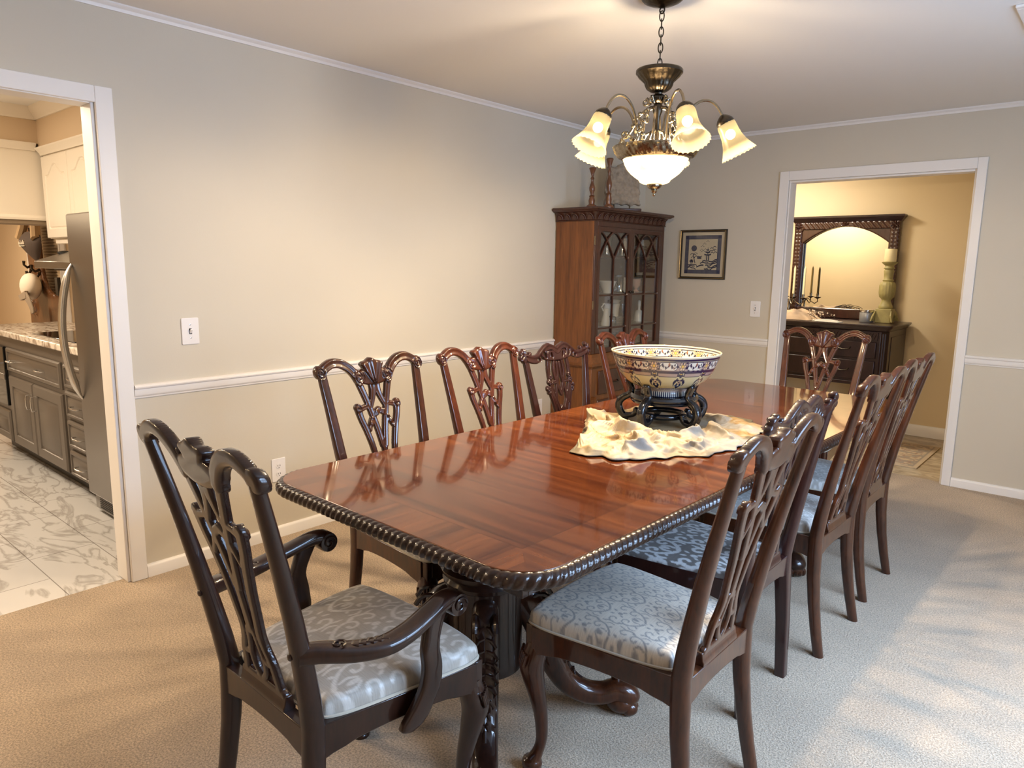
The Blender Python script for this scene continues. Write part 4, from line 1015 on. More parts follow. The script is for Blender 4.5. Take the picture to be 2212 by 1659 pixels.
    gr = np.clip((X-.08)*6, 0, .8)[..., None]*np.clip((vnoise(X*11+70, Y*11+3, 23)-.38)*5, 0, 1)[..., None]; col = col*(1-gr)+grey*gr
    ob = (np.clip((Rr-.91)/.02, 0, 1)*np.clip((vnoise(Th*2.2+4, Th*0+2, 24)-.42)*9, 0, 1))[..., None]; col = col*(1-ob)+olive*ob
    return mb, col.reshape(-1, 3)
mb, col = cloth()
M_cloth = attr_mat('sheer_silk', 'Col', .55, bump=(160, .15))
o = mb.build('table_scarf', M_cloth, None, ang=180, recalc=False, vcol={'Col': col}); o.location = (BC.x, BC.y, TZ+.001)
md = o.modifiers.new('Solid', 'SOLIDIFY'); md.thickness = .0014; md.offset = 1
tag(o, 'crumpled cream and gold sheer scarf spread under the bowl stand on the table', 'scarf')

st = thing('bowl_stand', 'black lacquered five-legged wooden stand carrying the patterned bowl', 'stand', (BC.x, BC.y, TZ+.004))
MB().lathe([(.001, .122), (.128, .122), (.132, .126), (.136, .126), (.142, .120), (.146, .112), (.144, .106), (.136, .104), (.140, .098), (.136, .090), (.10, .088), (.001, .088)], 64).build('top_disc', M_lacq, st, ang=30)
MB().tube([(.088*math.cos(a), .088*math.sin(a), .036) for a in np.linspace(0, 2*PI, 48, endpoint=False)], .0125, 12, closed=True).build('ring_stretcher', M_lacq, st)
sL = [cat([(.158, .172, .0095), (.149, .160, .0115), (.139, .142, .012), (.138, .124, .0125), (.150, .108, .0145), (.170, .097, .0155), (.187, .080, .0155), (.192, .058, .0155), (.184, .034, .0155), (.168, .015, .014), (.156, .008, .010)], 6),
      cat([(.168, .016, .012), (.148, .017, .0115), (.129, .022, .0115), (.117, .033, .012), (.116, .044, .011)], 5)]
def legfn(U, V):
    d = np.minimum(stroke(U, V, sL[0])[0], stroke(U, V, sL[1])[0]); return np.maximum(d, -V), np.zeros(U.shape)
for k in range(5):
    a = math.radians(200+72*k); ca, sa = math.cos(a), math.sin(a)
    plate(legfn, .07, .22, -.004, .19, .0024, .032, .012, lambda u, v, w: (u*ca-w*sa, u*sa+w*ca, v)).build('leg', M_lacq, st, ang=60)

def bowl():
    seg = 720
    prof = [(.094, 0), (.097, .001), (.0985, .006), (.0975, .020), (.096, .028), (.099, .033)]
    prof += [(r, z) for r, z in cat([(.099, .033, 0), (.130, .042, 0), (.163, .062, 0), (.188, .090, 0), (.205, .120, 0), (.216, .148, 0), (.2235, .170, 0), (.2275, .179, 0)], 10)[1:, :2]]
    nout = len(prof)
    prof += [(.2290, .182), (.2285, .1845), (.2255, .185), (.2235, .182)]
    prof += [(r, z) for r, z in cat([(.2225, .178, 0), (.2155, .160, 0), (.206, .138, 0), (.193, .112, 0), (.172, .082, 0), (.14, .058, 0), (.09, .046, 0), (.002, .042, 0)], 9)[:, :2]]
    P = np.array(prof); n = len(P); th = np.linspace(0, 2*PI, seg, endpoint=False)
    Pr, Thh = np.meshgrid(np.arange(n), th, indexing='ij'); R = P[Pr, 0]; Z = P[Pr, 1]; inner = Pr > nout+2
    V = np.stack([R*np.cos(Thh), R*np.sin(Thh), Z], -1).reshape(-1, 3)
    cream = np.array(srgb(208, 196, 166)[:3]); navy = np.array(srgb(26, 30, 62)[:3]); ivory = np.array(srgb(206, 200, 182)[:3]); celad = np.array(srgb(176, 168, 132)[:3]); taupe = np.array(srgb(150, 132, 122)[:3]); rust = np.array(srgb(150, 92, 64)[:3]); ochre = np.array(srgb(206, 166, 82)[:3]); blue = np.array(srgb(66, 82, 120)[:3]); sand = np.array(srgb(206, 176, 138)[:3])
    c = np.broadcast_to(celad, (n, seg, 3)).copy()
    def put(mask, colr): c[mask] = colr
    U12 = Thh/(2*PI)*12; u = np.abs(np.mod(U12, 1)-.5); par = np.mod(np.floor(U12), 2)
    uc = (np.mod(U12, 1)-.5)
    def panelband(zmin, zmax, msk, ground):
        zc, hz = (zmin+zmax)/2, (zmax-zmin)/2; v = (Z-zc)/hz; inb = msk & (np.abs(v) <= 1)
        put(inb, ground)
        # lattice of small dots in navy on the ground
        lat = (np.sin(U12*2*PI*5)*np.sin(v*5.5+par*2)) > .25; put(inb & lat, navy)
        # cartouche
        a = .30; d = np.hypot(np.maximum(u-(a-.13), 0)/.13, np.maximum(np.abs(v)-.25, 0)/.55)
        put(inb & (d < 1.18), navy); put(inb & (d < 1.0), ivory)
        for (x0, y0, rr, cl) in ((-.20, .25, .030, navy), (-.09, -.35, .028, navy), (.03, .32, .032, rust), (.13, -.10, .034, navy), (.22, .28, .024, navy), (-.01, -.05, .018, blue), (.20, -.40, .022, rust), (-.17, -.12, .018, navy)):
            put(inb & (d < 1) & (np.hypot(uc-x0, (v-y0)*.075) < rr), cl)
        w = np.abs(v-.35*np.sin(uc*22)) < .10; put(inb & (d < .9) & w, navy)
        # rosette between cartouches
        us = .5-u; rr = np.hypot(us, v*.13); an = np.arctan2(v*.13, us)
        put(inb & (rr < .125*(1+.22*np.cos(6*an))), navy); put(inb & (rr < .098*(1+.25*np.cos(6*an))), sand if ground is not ivory else ivory)
        put(inb & (rr < .062), navy); put(inb & (rr < .045), ochre)
        put(inb & (np.abs(np.abs(v)-.97) < .05), navy)
    O = ~inner
    put(O & (Z > .168), navy); put(O & (Z > .1765), cream)
    panelband(.127, .166, O, taupe)
    put(O & (Z > .118) & (Z < .1265), navy); put(O & (Z > .1205) & (Z < .1225), blue)
    # lambrequin
    q = O & (Z > .098) & (Z <= .118); put(q, celad)
    lm = q & (u < .40) & (Z > .100+.006*(u > .34)); put(lm, navy); put(q & (u < .36) & (Z > .1025) & (Z < .1155), taupe)
    s = q & (u > .40); put(s & (np.hypot((.5-u), (Z-.112)*9) < .07), navy); put(s & (np.hypot((.5-u), (Z-.112)*9) < .045), ochre)
    # scroll bouquets
    zc = .078; us = .5-u; v = (Z-zc)/.030; q = O & (np.abs(v) < 1.25) & (Z > .045) & (Z < .112)
    rr = np.hypot(us/.23, v); an = np.arctan2(v, us/.23)
    put(q & (rr < 1.12) & (np.cos(an*4+rr*7) > .05) & (rr > .30), navy)
    put(q & (np.abs(rr-.72) < .10) & (np.cos(an*8) > -.2), navy)
    put(q & (rr < .36), navy); put(q & (rr < .27), sand); put(q & (rr < .15), navy)
    q = O & (Z > .0375) & (Z < .048); put(q & (u < .42), navy); put(q & (u < .37) & (Z > .0395) & (Z < .046), taupe)
    put(O & (Z > .033) & (Z < .037), navy)
    put(O & (Z <= .033), ivory); put(O & (Z < .031) & (Z > .004) & (np.mod(Thh/(2*PI)*72, 1) < .5), navy); put(O & (Z < .0035), navy); put(O & (Z > .026) & (Z < .0325), taupe); put(O & (np.abs(Z-.0265) < .001), navy)
    put(inner, cream); put(inner & (Z > .173), navy); put(inner & (Z > .1715) & (Z < .1745), ivory)
    panelband(.134, .169, inner, sand); put(inner & (Z > .128) & (Z < .133), navy)
    rim = (Pr >= nout-1) & (Pr <= nout+3); put(rim, cream); c[inner] *= .72  # same glaze inside, its colour darkened to offset the strong lamp light
    mb = MB(); mb.v = [tuple(p) for p in V]
    for k in range(n-1):
        for i in range(seg):
            j = (i+1) % seg; mb.f.append((k*seg+i, k*seg+j, (k+1)*seg+j, (k+1)*seg+i))
    mb.f.append(tuple(range(seg))[::-1]); mb.f.append(tuple(range((n-1)*seg, n*seg)))
    return mb, c.reshape(-1, 3)
mb, col = bowl()
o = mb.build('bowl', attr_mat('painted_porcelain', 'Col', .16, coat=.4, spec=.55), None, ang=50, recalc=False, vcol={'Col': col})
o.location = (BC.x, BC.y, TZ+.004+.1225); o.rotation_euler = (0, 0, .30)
tag(o, 'large blue, cream and gold patterned porcelain bowl on the black stand', 'bowl')

# ------------------------------------------------------------------ chandelier
CX, CY = 1.75, -2.86
ch = thing('chandelier', 'antique brass chandelier with frosted bell shades hanging over the table', 'chandelier', (CX, CY, 0))
MB().lathe([(.001, 2.44), (.078, 2.44), (.080, 2.432), (.072, 2.424), (.05, 2.414), (.02, 2.406), (.008, 2.400), (.001, 2.400)], 48, flute=0).build('ceiling_canopy', M_bronze, ch, ang=40)
MB().tube([(.010*math.cos(a), 0, 2.392+.012*math.sin(a)) for a in np.linspace(0, 2*PI, 20, endpoint=False)], .003, 8, closed=True).build('canopy_loop', M_bronze, ch)
nl = 7; z0, z1 = 2.385, 2.185; pit = (z0-z1)/nl
for k in range(nl):
    zc = z0-pit*(k+.5); a0 = (k % 2)*R90+.5; lp = []
    for a in np.linspace(0, 2*PI, 24, endpoint=False): lp.append((.0085*math.cos(a)*math.cos(a0), .0085*math.cos(a)*math.sin(a0), zc+(pit*.5+.0045)*math.sin(a)))
    MB().tube(lp, .0023, 8, closed=True).build('chain_link', M_bronze, ch)
MB().lathe([(.001, 2.178), (.086, 2.178), (.090, 2.174), (.090, 2.163), (.086, 2.160), (.074, 2.150), (.060, 2.136), (.052, 2.128), (.050, 2.118), (.044, 2.106), (.030, 2.096), (.014, 2.092), (.012, 2.086), (.020, 2.084), (.029, 2.076), (.030, 2.066), (.022, 2.056), (.014, 2.050), (.020, 2.040), (.018, 2.02), (.010, 2.0), (.009, 1.90), (.014, 1.885), (.001, 1.884)], 72, flute=20, famp=.08, frange=(2.05, 2.158)).build('hub', M_bronze, ch, ang=50)
ring_prof = [(.128, 1.842), (.140, 1.846), (.150, 1.854), (.158, 1.866), (.165, 1.878), (.168, 1.886), (.166, 1.891), (.158, 1.892), (.150, 1.888), (.140, 1.872), (.130, 1.856)]
def ringbuild():
    seg = 192; rs = []
    for i in range(seg):
        a = 2*PI*i/seg; r_ = []
        for k, (r, z) in enumerate(ring_prof):
            e = .0035*math.sin(a*20)*math.cos(k*1.6+a*3)+.002*math.sin(a*44+k) if 1 <= k <= 5 else (.0012*math.sin(a*60) if k in (5, 6) else 0)
            r_.append(((r+e)*math.cos(a), (r+e)*math.sin(a), z))
        rs.append(r_)
    return MB().rings(rs, closed=True)
ringbuild().build('bowl_ring', M_pewter, ch, ang=60)
M_shade = shade_glass('frosted_amber_glass', rgb(.10, .08, .045), .14, SHADE_GLOW)
M_bowlg = shade_glass('frosted_bowl_glass', rgb(.22, .18, .11), .12, BOWL_GLOW)
gb = [(.136, 1.862), (.131, 1.850), (.126, 1.838), (.120, 1.822), (.110, 1.804), (.096, 1.788), (.078, 1.774), (.066, 1.768), (.060, 1.764), (.056, 1.756), (.046, 1.750), (.024, 1.747)]
gl = MB().lathe(gb, 96, cap=False, flute=36, famp=.05, frange=(1.749, 1.769)).build('glass_bowl', M_bowlg, ch, ang=60, recalc=False)
MB().lathe([(.001, 1.752), (.026, 1.752), (.028, 1.746), (.026, 1.738), (.018, 1.730), (.010, 1.727), (.013, 1.722), (.010, 1.716), (.005, 1.713), (.007, 1.708), (.004, 1.702), (.001, 1.701)], 40, flute=14, famp=.09, frange=(1.726, 1.75)).build('finial', M_pewter, gl, ang=50)
M_bulb = emit('warm_bulb', rgb(1, .80, .50), BULB)
for k in range(3):
    a = .6+2*PI*k/3; MB().sphere((.065*math.cos(a), .065*math.sin(a), 1.835), .016, 12, 8).build('bulb', M_bulb, gl)
# four vertical rods and scrolled foliage between hub and ring
for k in range(4):
    a = .3+R90*k; MB().tube([(.034*math.cos(a), .034*math.sin(a), 2.035), (.050*math.cos(a), .050*math.sin(a), 1.98), (.056*math.cos(a), .056*math.sin(a), 1.93), (.058*math.cos(a), .058*math.sin(a), 1.885)], .0045, 10).build('rod', M_brass, ch)
def scroll(c, r0, turns, d0, nn=26, s=1):
    return [(c[0]+s*(r0*(1-.72*k/nn))*math.cos(d0+turns*2*PI*k/nn), c[1]+(r0*(1-.72*k/nn))*math.sin(d0+turns*2*PI*k/nn)) for k in range(nn)]
for k in range(5):
    a = math.radians(-54+72*k)+CHA; e = (math.cos(a), math.sin(a)); mbs = MB()
    for pl in ([(.020, 2.035), (.050, 2.030), (.085, 2.000), (.100, 1.960), (.118, 1.935)]+scroll((.128, 1.945), .016, 1.1, -2.6), scroll((.080, 1.985), .022, 1.2, .8), [(.150, 1.893), (.140, 1.925), (.115, 1.945), (.092, 1.925)]+scroll((.098, 1.915), .014, 1.0, 2.4), scroll((.142, 1.912), .014, 1.3, 1.2), [(.03, 2.05), (.045, 2.075)]+scroll((.050, 2.060), .015, 1.1, 1.8), [(.012, 1.95), (.04, 1.94), (.06, 1.905)]+scroll((.05, 1.90), .012, 1.1, .6)):
        n = len(pl); mbs.tube([(p[0]*e[0], p[0]*e[1], p[1]) for p in pl], [.0058-.0028*i/n for i in range(n)], 8)
    for j, (rr, zz, s) in enumerate(((.095, 1.975, .011), (.145, 1.902, .012), (.122, 1.95, .009), (.07, 2.02, .009), (.158, 1.90, .010), (.10, 1.925, .009))): mbs.sphere((rr*e[0], rr*e[1], zz), s, 8, 6, (1, 1, .8))
    mbs.build('scroll_ornament', M_pewter, ch, ang=60)
AP = cat([(.098, 1.888, 0), (.100, 1.94, 0), (.108, 1.99, 0), (.128, 2.032, 0), (.160, 2.058, 0), (.195, 2.060, 0), (.222, 2.043, 0), (.240, 2.018, 0), (.248, 2.002, 0)], 6)[:, :2]
SH = [(.030, 0), (.033, .004), (.036, .016), (.0365, .03), (.0375, .048), (.041, .068), (.047, .088), (.0555, .108), (.064, .124), (.069, .133)]
lamps = []
for k in range(5):
    a = CHA+math.radians(72*k); e = Vector((math.cos(a), math.sin(a), 0))
    arm = MB().tube([(p[0]*e.x, p[0]*e.y, p[1]) for p in AP], .0052, 10).build('arm', M_brass, ch)
    tip = e*.252+Vector((0, 0, 1.994)); dr = (e*math.sin(math.radians(27))-Vector((0, 0, math.cos(math.radians(27))))).normalized()
    M = Matrix.Translation(tip) @ dr.to_track_quat('Z', 'Y').to_matrix().to_4x4()
    MB().lathe([(.001, -.014), (.008, -.014), (.014, -.010), (.024, -.001), (.031, .010), (.033, .020), (.031, .026), (.001, .026)], 32, M, flute=14, famp=.05).build('socket_cup', M_bronze, arm, ang=50)
    seg = 72; vs = []; fs = []
    for (r, z) in SH:
        for i in range(seg):
            q = 2*PI*i/seg; f = max(0, (z-.09)/.045); rr = r*(1+.025*f*math.cos(q*24)); vs.append((rr*math.cos(q), rr*math.sin(q), z+.016+.0025*f*math.cos(q*24)))
    for j in range(len(SH)-1):
        for i in range(seg): fs.append((j*seg+i, j*seg+(i+1) % seg, (j+1)*seg+(i+1) % seg, (j+1)*seg+i))
    MB().add(vs, fs, M).build('lamp_shade', M_shade, arm, ang=70, recalc=False)
    b0 = M @ Vector((0, 0, .066)); MB().sphere(tuple(b0), .019, 14, 10, (1, 1, 1.0)).build('bulb', M_bulb, arm)
    lamps.append((M @ Vector((0, 0, .125)), dr))

# ------------------------------------------------------------------ china cabinet
FX = .356; CY0, CY1 = -1.24, -.285
cb = thing('china_cabinet', 'tall mahogany china cabinet with latticed glass doors against the wall', 'cabinet')
MB().box(.012, FX-.012, CY0, CY0+.02, .80, 1.735).build('side_panel', M_cabside, cb, bevel=.002)
MB().box(.012, FX-.012, CY1-.02, CY1, .80, 1.735).build('side_panel', M_cabside, cb, bevel=.002)
MB().box(.012, .022, CY0+.02, CY1-.02, .80, 1.735).build('back_panel', M_cabdark, cb)
MB().box(.022, FX-.012, CY0+.02, CY1-.02, 1.715, 1.735).box(.022, FX-.012, CY0+.02, CY1-.02, .80, .818).build('cabinet_case', M_cabdark, cb)
for z in (1.50, 1.225, .985): MB().box(.024, FX-.035, CY0+.021, CY1-.021, z-.016, z).build('shelf', M_cabdark, cb, bevel=.002)
MB().box(FX-.012, FX, CY0, CY0+.032, .80, 1.735).box(FX-.012, FX, CY1-.032, CY1, .80, 1.735).box(FX-.012, FX, CY0+.032, CY1-.032, 1.70, 1.735).build('face_frame', M_cabdark, cb, bevel=.002)
def doorfn(y0, y1, z0, z1):
    fw = .036; a, b = y0+fw, y1-fw; zt, zb = z1-fw, z0+fw; wb = (b-a)/2; zs = 1.475
    ST = []
    for s in range(2):
        l, r = a+s*wb, a+(s+1)*wb
        arc = lambda p, q: [(p+(q-p)*t, zt+.004-(zt-zs)*(.06*t+.94*t**1.75) if False else zt-(zt-zs)*(1-math.cos(t*R90))**.95, .0050) for t in np.linspace(0, 1, 9)]
        ST += [np.array(arc(l, r)), np.array(arc(r, l))]
    m = (a+b)/2; ST += [np.array([(m, zs+.02, .0055), (m, zb, .0055)])]
    for z in (1.215, .978): ST += [np.array([(a, z, .0055), (b, z, .0055)])]
    def fn(U, V):
        box = np.maximum(np.maximum(y0-U, U-y1), np.maximum(z0-V, V-z1)); hole = np.maximum(np.maximum(a-U, U-b), np.maximum(zb-V, V-zt))
        d = np.maximum(box, -hole)
        for S in ST: d = np.minimum(d, stroke(U, V, S)[0])
        return np.maximum(d, box), np.where(hole < 0, -.004, 0)
    return fn
ym = (CY0+CY1)/2
for y0, y1, ky in ((CY0+.033, ym-.001, ym-.018), (ym+.001, CY1-.033, ym+.018)):
    d = plate(doorfn(y0, y1, .80, 1.70), y0-.001, y1+.001, .799, 1.701, .0036, .02, .004, lambda u, v, w: (FX-.008+w, u, v)).build('door', M_cabdark, cb, ang=40)
    MB().box(FX-.014, FX-.011, y0+.03, y1-.03, .83, 1.67).build('glass_pane', M_cglass, d)
    MB().lathe([(.004, 0), (.004, .008), (.009, .012), (.010, .018), (.006, .023), (.001, .024)], 16, Matrix.Translation((FX+.001, ky, 1.235)) @ Matrix.Rotation(R90, 4, 'Y')).build('knob', M_bronze, d)
# cornice with arched frieze
def cove(z, o): return roundrect(.012, FX+o, CY0-o, CY1+o, .002, 2)
cn = MB(); rs = []
for o, z in ((.006, 1.735), (.008, 1.739), (.004, 1.744), (.006, 1.775), (.018, 1.795), (.034, 1.800), (.040, 1.806), (.052, 1.812), (.052, 1.822), (.046, 1.828)):
    rs.append([(x, y, z) for x, y in ((.012, CY0-o), (FX+o, CY0-o), (FX+o, CY1+o), (.012, CY1+o))])
cn.rings(rs).build('cornice', M_cabdark, cb, ang=20)
ar = MB()
def archlet(mb, p, d, nrm):       # small raised arch leaning out on the frieze
    for k in range(7):
        pass
    pts = [Vector(p)+Vector(d)*(.026*math.cos(q))+Vector((0, 0, .042*math.sin(q)**.8))+Vector(nrm)*(.002+.018*math.sin(q)**2) for q in np.linspace(0.05, PI-.05, 13)]
    mb.tube(pts, .0042, 6)
    base0 = [Vector(p)+Vector(d)*(.020*math.cos(q))+Vector((0, 0, .034*math.sin(q)))+Vector(nrm)*(.001+.013*math.sin(q)**2) for q in np.linspace(0, PI, 11)]
    n = len(base0); mb.add([tuple(q+Vector(nrm)*.004) for q in base0]+[tuple(q-Vector(nrm)*.010) for q in base0], [tuple(range(n)), tuple(range(n, 2*n))[::-1]]+[(i, (i+1) % n, n+(i+1) % n, n+i) for i in range(n)])
for k in range(5): archlet(ar, (.05+.066*k, CY0-.007, 1.744), (1, 0, 0), (0, -1, 0))
for k in range(14): archlet(ar, (FX+.007, CY0+.045+.0665*k, 1.744), (0, 1, 0), (1, 0, 0))
ar.build('frieze_arches', M_cabdark, cb, ang=50)
wm_ = MB(); rs = []
for o, z in ((.022, .70), (.026, .706), (.034, .716), (.036, .732), (.028, .740), (.020, .760), (.012, .775), (.010, .798), (.0, .80)):
    rs.append([(x, y, z) for x, y in ((.012, CY0-o), (FX+o, CY0-o), (FX+o, CY1+o), (.012, CY1+o))])
wm_.rings(rs).build('waist_moulding', M_cabside, cb, ang=20)
MB().box(.012, FX+.012, CY0-.014, CY1+.014, .08, .70).build('base_case', M_cabside, cb, bevel=.003)
MB().box(.012, FX+.03, CY0-.03, CY1+.03, 0, .08).build('plinth', M_cabdark, cb, bevel=.006)
for z0, z1 in ((.50, .675),):
    for y0, y1 in ((CY0+.07, ym-.012), (ym+.012, CY1-.07)):
        d = MB().box(FX+.010, FX+.022, y0, y1, z0, z1).build('drawer', M_cabdark, cb, bevel=.005)
        MB().tube([(FX+.02, (y0+y1)/2-.045, z0+.09), (FX+.04, (y0+y1)/2-.04, z0+.08), (FX+.04, (y0+y1)/2+.04, z0+.08), (FX+.02, (y0+y1)/2+.045, z0+.09)], .004, 8).build('pull', M_bronze, d)
for y0, y1 in ((CY0+.07, ym-.012), (ym+.012, CY1-.07)): MB().box(FX+.010, FX+.022, y0, y1, .11, .46).build('cupboard_door', M_cabdark, cb, bevel=.006)
for y in (CY0+.022, CY1-.022):
    pr = [(.026, .10), (.030, .12), (.024, .14)]+[(.024+.0, z) for z in (.16, .30, .44)]+[(.030, .455), (.024, .47), (.030, .485), (.022, .49)]
    q = MB().lathe(pr, 24, Matrix.Translation((FX+.012, y, 0)))
    for s in range(6): q.tube([(FX+.012+.025*math.cos(s*PI/3+z*11), y+.025*math.sin(s*PI/3+z*11), z) for z in np.linspace(.15, .44, 26)], .006, 6)
    q.build('quarter_column', M_cabside, cb, ang=50)
for z in (1.60, 1.15): MB().box(FX-.004, FX+.003, CY0-.004, CY0+.004, z-.03, z+.03).build('hinge', M_brass, cb)

# things kept in the cabinet
def ware(name, label, prof, x, y, z, mat, cat_='tableware', extra=None, flute=0, famp=0):
    o = MB().lathe(prof, 28, flute=flute, famp=famp).build(name, mat, None, ang=50); o.location = (x, min(y+.2, -.365), z+.0005); tag(o, label, cat_, 'china and glass in the cabinet')
    if extra: extra(o)
    return o
cup = lambda r, h: [(r*.7, 0), (r*.75, .006), (r*.8, h*.3), (r, h), (r-.003, h), (r*.76, h*.3), (r*.6, .008), (.001, .008)]
ware('silver_shaker', 'silver shaker at the left of the top cabinet shelf', [(.018, 0), (.022, .005), (.020, .02), (.017, .05), (.018, .08), (.012, .088), (.014, .10), (.006, .112), (.001, .114)], .20, -1.06, 1.5, M_silver, 'shaker')
def handle(h): return lambda o: MB().tube([(0, .05, h*.85), (0, .078, h*.75), (0, .080, h*.4), (0, .052, h*.2)], .005, 8).build('handle', M_silver, o)
ware('silver_tankard', 'silver tankard at the right of the left door, top cabinet shelf', [(.048, 0), (.050, .006), (.046, .015), (.044, .13), (.047, .135), (.043, .135), (.040, .012), (.001, .012)], .21, -.86, 1.5, M_silver, 'tankard', handle(.135))
ware('glass_vase', 'tall clear glass vase between the silver pieces on the top cabinet shelf', [(.030, 0), (.032, .004), (.024, .02), (.030, .10), (.044, .17), (.042, .17), (.027, .10), (.02, .02), (.001, .01)], .14, -.955, 1.5, M_ware, 'vase')
ware('silver_cup', 'silver cup at the left of the right door, top cabinet shelf', cup(.034, .125), .17, -.715, 1.5, M_silver, 'cup')
ware('cut_glass_dish', 'cut glass dish on the right of the top cabinet shelf', cup(.055, .085), .22, -.645, 1.5, M_ware, 'dish', None, 14, .1)
ware('white_vase', 'narrow white flask at the right end of the top cabinet shelf', [(.034, 0), (.036, .004), (.030, .06), (.020, .12), (.020, .135), (.001, .135)], .20, -.51, 1.5, M_white_china, 'vase')
ware('decanter', 'clear glass decanter at the left of the second cabinet shelf', [(.036, 0), (.040, .01), (.038, .06), (.016, .11), (.014, .15), (.020, .155), (.012, .16), (.018, .19), (.008, .205), (.001, .206)], .12, -1.08, 1.225, M_ware, 'decanter')
ware('sauce_bowl', 'white bowl with grey leaf at the left of the second cabinet shelf', [(.034, 0), (.036, .01), (.042, .03), (.066, .085), (.070, .09), (.066, .09), (.040, .032), (.001, .02)], .25, -1.105, 1.225, M_white_china, 'bowl', lambda o: MB().tube([(.062, .02, .07), (.058, .035, .055), (.05, .04, .04), (.052, .025, .045)], .005, 6).build('painted_leaf', simple('grey_leaf', srgb(110, 112, 100), .4), o))
for k, y in enumerate((-1.005, -.965)): ware('salt_shaker', ('left' if k == 0 else 'right')+' one of the pair of glass shakers on the second cabinet shelf', [(.012, 0), (.015, .006), (.013, .03), (.012, .042), (.013, .05), (.008, .06), (.001, .062)], .26, y, 1.225, M_ware, 'shaker', lambda o: MB().lathe([(.013, .042), (.013, .054), (.006, .062), (.001, .063)], 16).build('cap', M_silver, o))
ware('silver_canister', 'polished silver canister behind the middle stile on the second cabinet shelf', [(.058, 0), (.060, .004), (.058, .01), (.058, .112), (.060, .116), (.054, .116), (.054, .012), (.001, .012)], .22, -.88, 1.225, M_silver, 'canister')
ware('tumbler', 'plain glass tumbler at the left of the right door, second cabinet shelf', cup(.030, .13), .10, -.72, 1.225, M_ware, 'glass')
ware('pink_glass', 'pink footed glass on the second cabinet shelf behind the right door', [(.026, 0), (.028, .004), (.012, .02), (.014, .03), (.032, .05), (.034, .10), (.031, .10), (.028, .05), (.001, .04)], .24, -.685, 1.225, M_pink, 'glass')
ware('goblet', 'beaded clear goblet right of the pink glass in the cabinet', [(.028, 0), (.028, .004), (.008, .012), (.010, .03), (.006, .045), (.011, .06), (.007, .075), (.030, .10), (.036, .15), (.033, .15), (.026, .10), (.001, .085)], .22, -.615, 1.225, M_ware, 'glass')
for k, (y, h) in enumerate(((-1.02, .155), (-.945, .16))): ware('china_vase', ('left' if k == 0 else 'right')+' white flared vase of the pair on the third cabinet shelf', [(.026, 0), (.028, .005), (.030, .06), (.040, h-.04), (.034, h-.035), (.036, h-.03), (.046, h), (.043, h), (.034, h-.03), (.001, .02)], .20, y, .985+(.05 if k else .0), M_white_china, 'vase') if k == 0 else None
pl = thing('plate_stack', 'stack of white plates carrying a vase on the third cabinet shelf', 'plates', (.20, -.715, .9855), 0, 'china and glass in the cabinet')
for k in range(6): MB().lathe([(.05, 0), (.052, .002), (.075, .006), (.076, .008), (.05, .004), (.001, .004)], 36, Matrix.Translation((0, 0, .009*k))).build('plate', M_white_china, pl)
ware('china_vase', 'white flared vase standing on the plate stack in the cabinet', [(.026, 0), (.028, .005), (.030, .05), (.038, .10), (.032, .105), (.046, .13), (.043, .13), (.03, .10), (.001, .02)], .20, -.915, .985+.053, M_white_china, 'vase')
def jugh(o): MB().tube([(.0, -.035, .11), (.0, -.06, .14), (.0, -.03, .165), (.0, -.01, .15)], .005, 8).build('handle', M_white_china, o)
ware('white_jug', 'white handled jug at the far left of the third cabinet shelf', [(.034, 0), (.036, .004), (.030, .05), (.018, .10), (.020, .125), (.017, .125), (.015, .10), (.001, .02)], .27, -1.145, .985, M_white_china, 'jug', jugh)
ware('crystal_jar', 'small crystal jar in front of the vases on the third cabinet shelf', [(.034, 0), (.036, .004), (.036, .055), (.030, .065), (.012, .07), (.012, .085), (.001, .09)], .27, -1.065, .985, M_ware, 'jar')
ware('china_bell', 'white china hand bell on the third cabinet shelf behind the right door', [(.042, 0), (.043, .005), (.038, .02), (.034, .06), (.026, .085), (.010, .095), (.009, .11), (.013, .135), (.012, .16), (.005, .17), (.001, .171)], .21, -.575, .985, M_white_china, 'bell')
ware('stem_glass', 'thin stem glass at the left of the right door, third cabinet shelf', [(.026, 0), (.026, .003), (.004, .01), (.004, .06), (.030, .085), (.034, .14), (.032, .14), (.026, .085), (.001, .07)], .14, -.70, .985, M_ware, 'glass')
pl = thing('plate_stack', 'stack of white plates at the bottom left of the cabinet', 'plates', (.20, -.90, .8185), 0, 'china and glass in the cabinet')
for k in range(7): MB().lathe([(.05, 0), (.052, .002), (.085, .006), (.086, .008), (.05, .004), (.001, .004)], 36, Matrix.Translation((0, 0, .009*k))).build('plate', M_white_china, pl)
for k, (y, w_) in enumerate(((-.93, 'under the plate stack'), (-.86, 'beside the middle stile'), (-.70, 'left behind the right door'), (-.63, 'right behind the right door'))): ware('tumbler', 'ribbed glass tumbler on the cabinet floor '+w_, cup(.032, .10), .22, y, .818, M_ware, 'glass', None, 20, .08)

# on top of the cabinet
def turned(label, x, y, h):
    pr = [(.036, 0), (.038, .006), (.034, .014), (.019, .024), (.023, .05), (.016, .078), (.021, .084), (.010, .092), (.010, .10), (.020, .125), (.021, .145), (.010, .180), (.008, .20), (.014, .212), (.007, .225), (.013, .25), (.022, .275), (.026, .285), (.022, .29), (.001, .29)]
    o = MB().lathe([(r, z*h/.29) for r, z in pr], 32).build('candlestick', M_turned, None, ang=50); o.location = (x, y, 1.8285); return tag(o, label, 'candlestick', 'turned wood candlesticks on the cabinet')
turned('left turned wooden candlestick on top of the china cabinet', .285, -1.195, .27); turned('right taller turned wooden candlestick on top of the china cabinet, beside the stone', .352, -1.085, .34)
sp = thing('stone_slab', 'rough grey stone slab on a dark stand atop the china cabinet', 'ornament', (.28, -.80, 1.8285), math.radians(48))
ng = 40; vs = []; fs = []
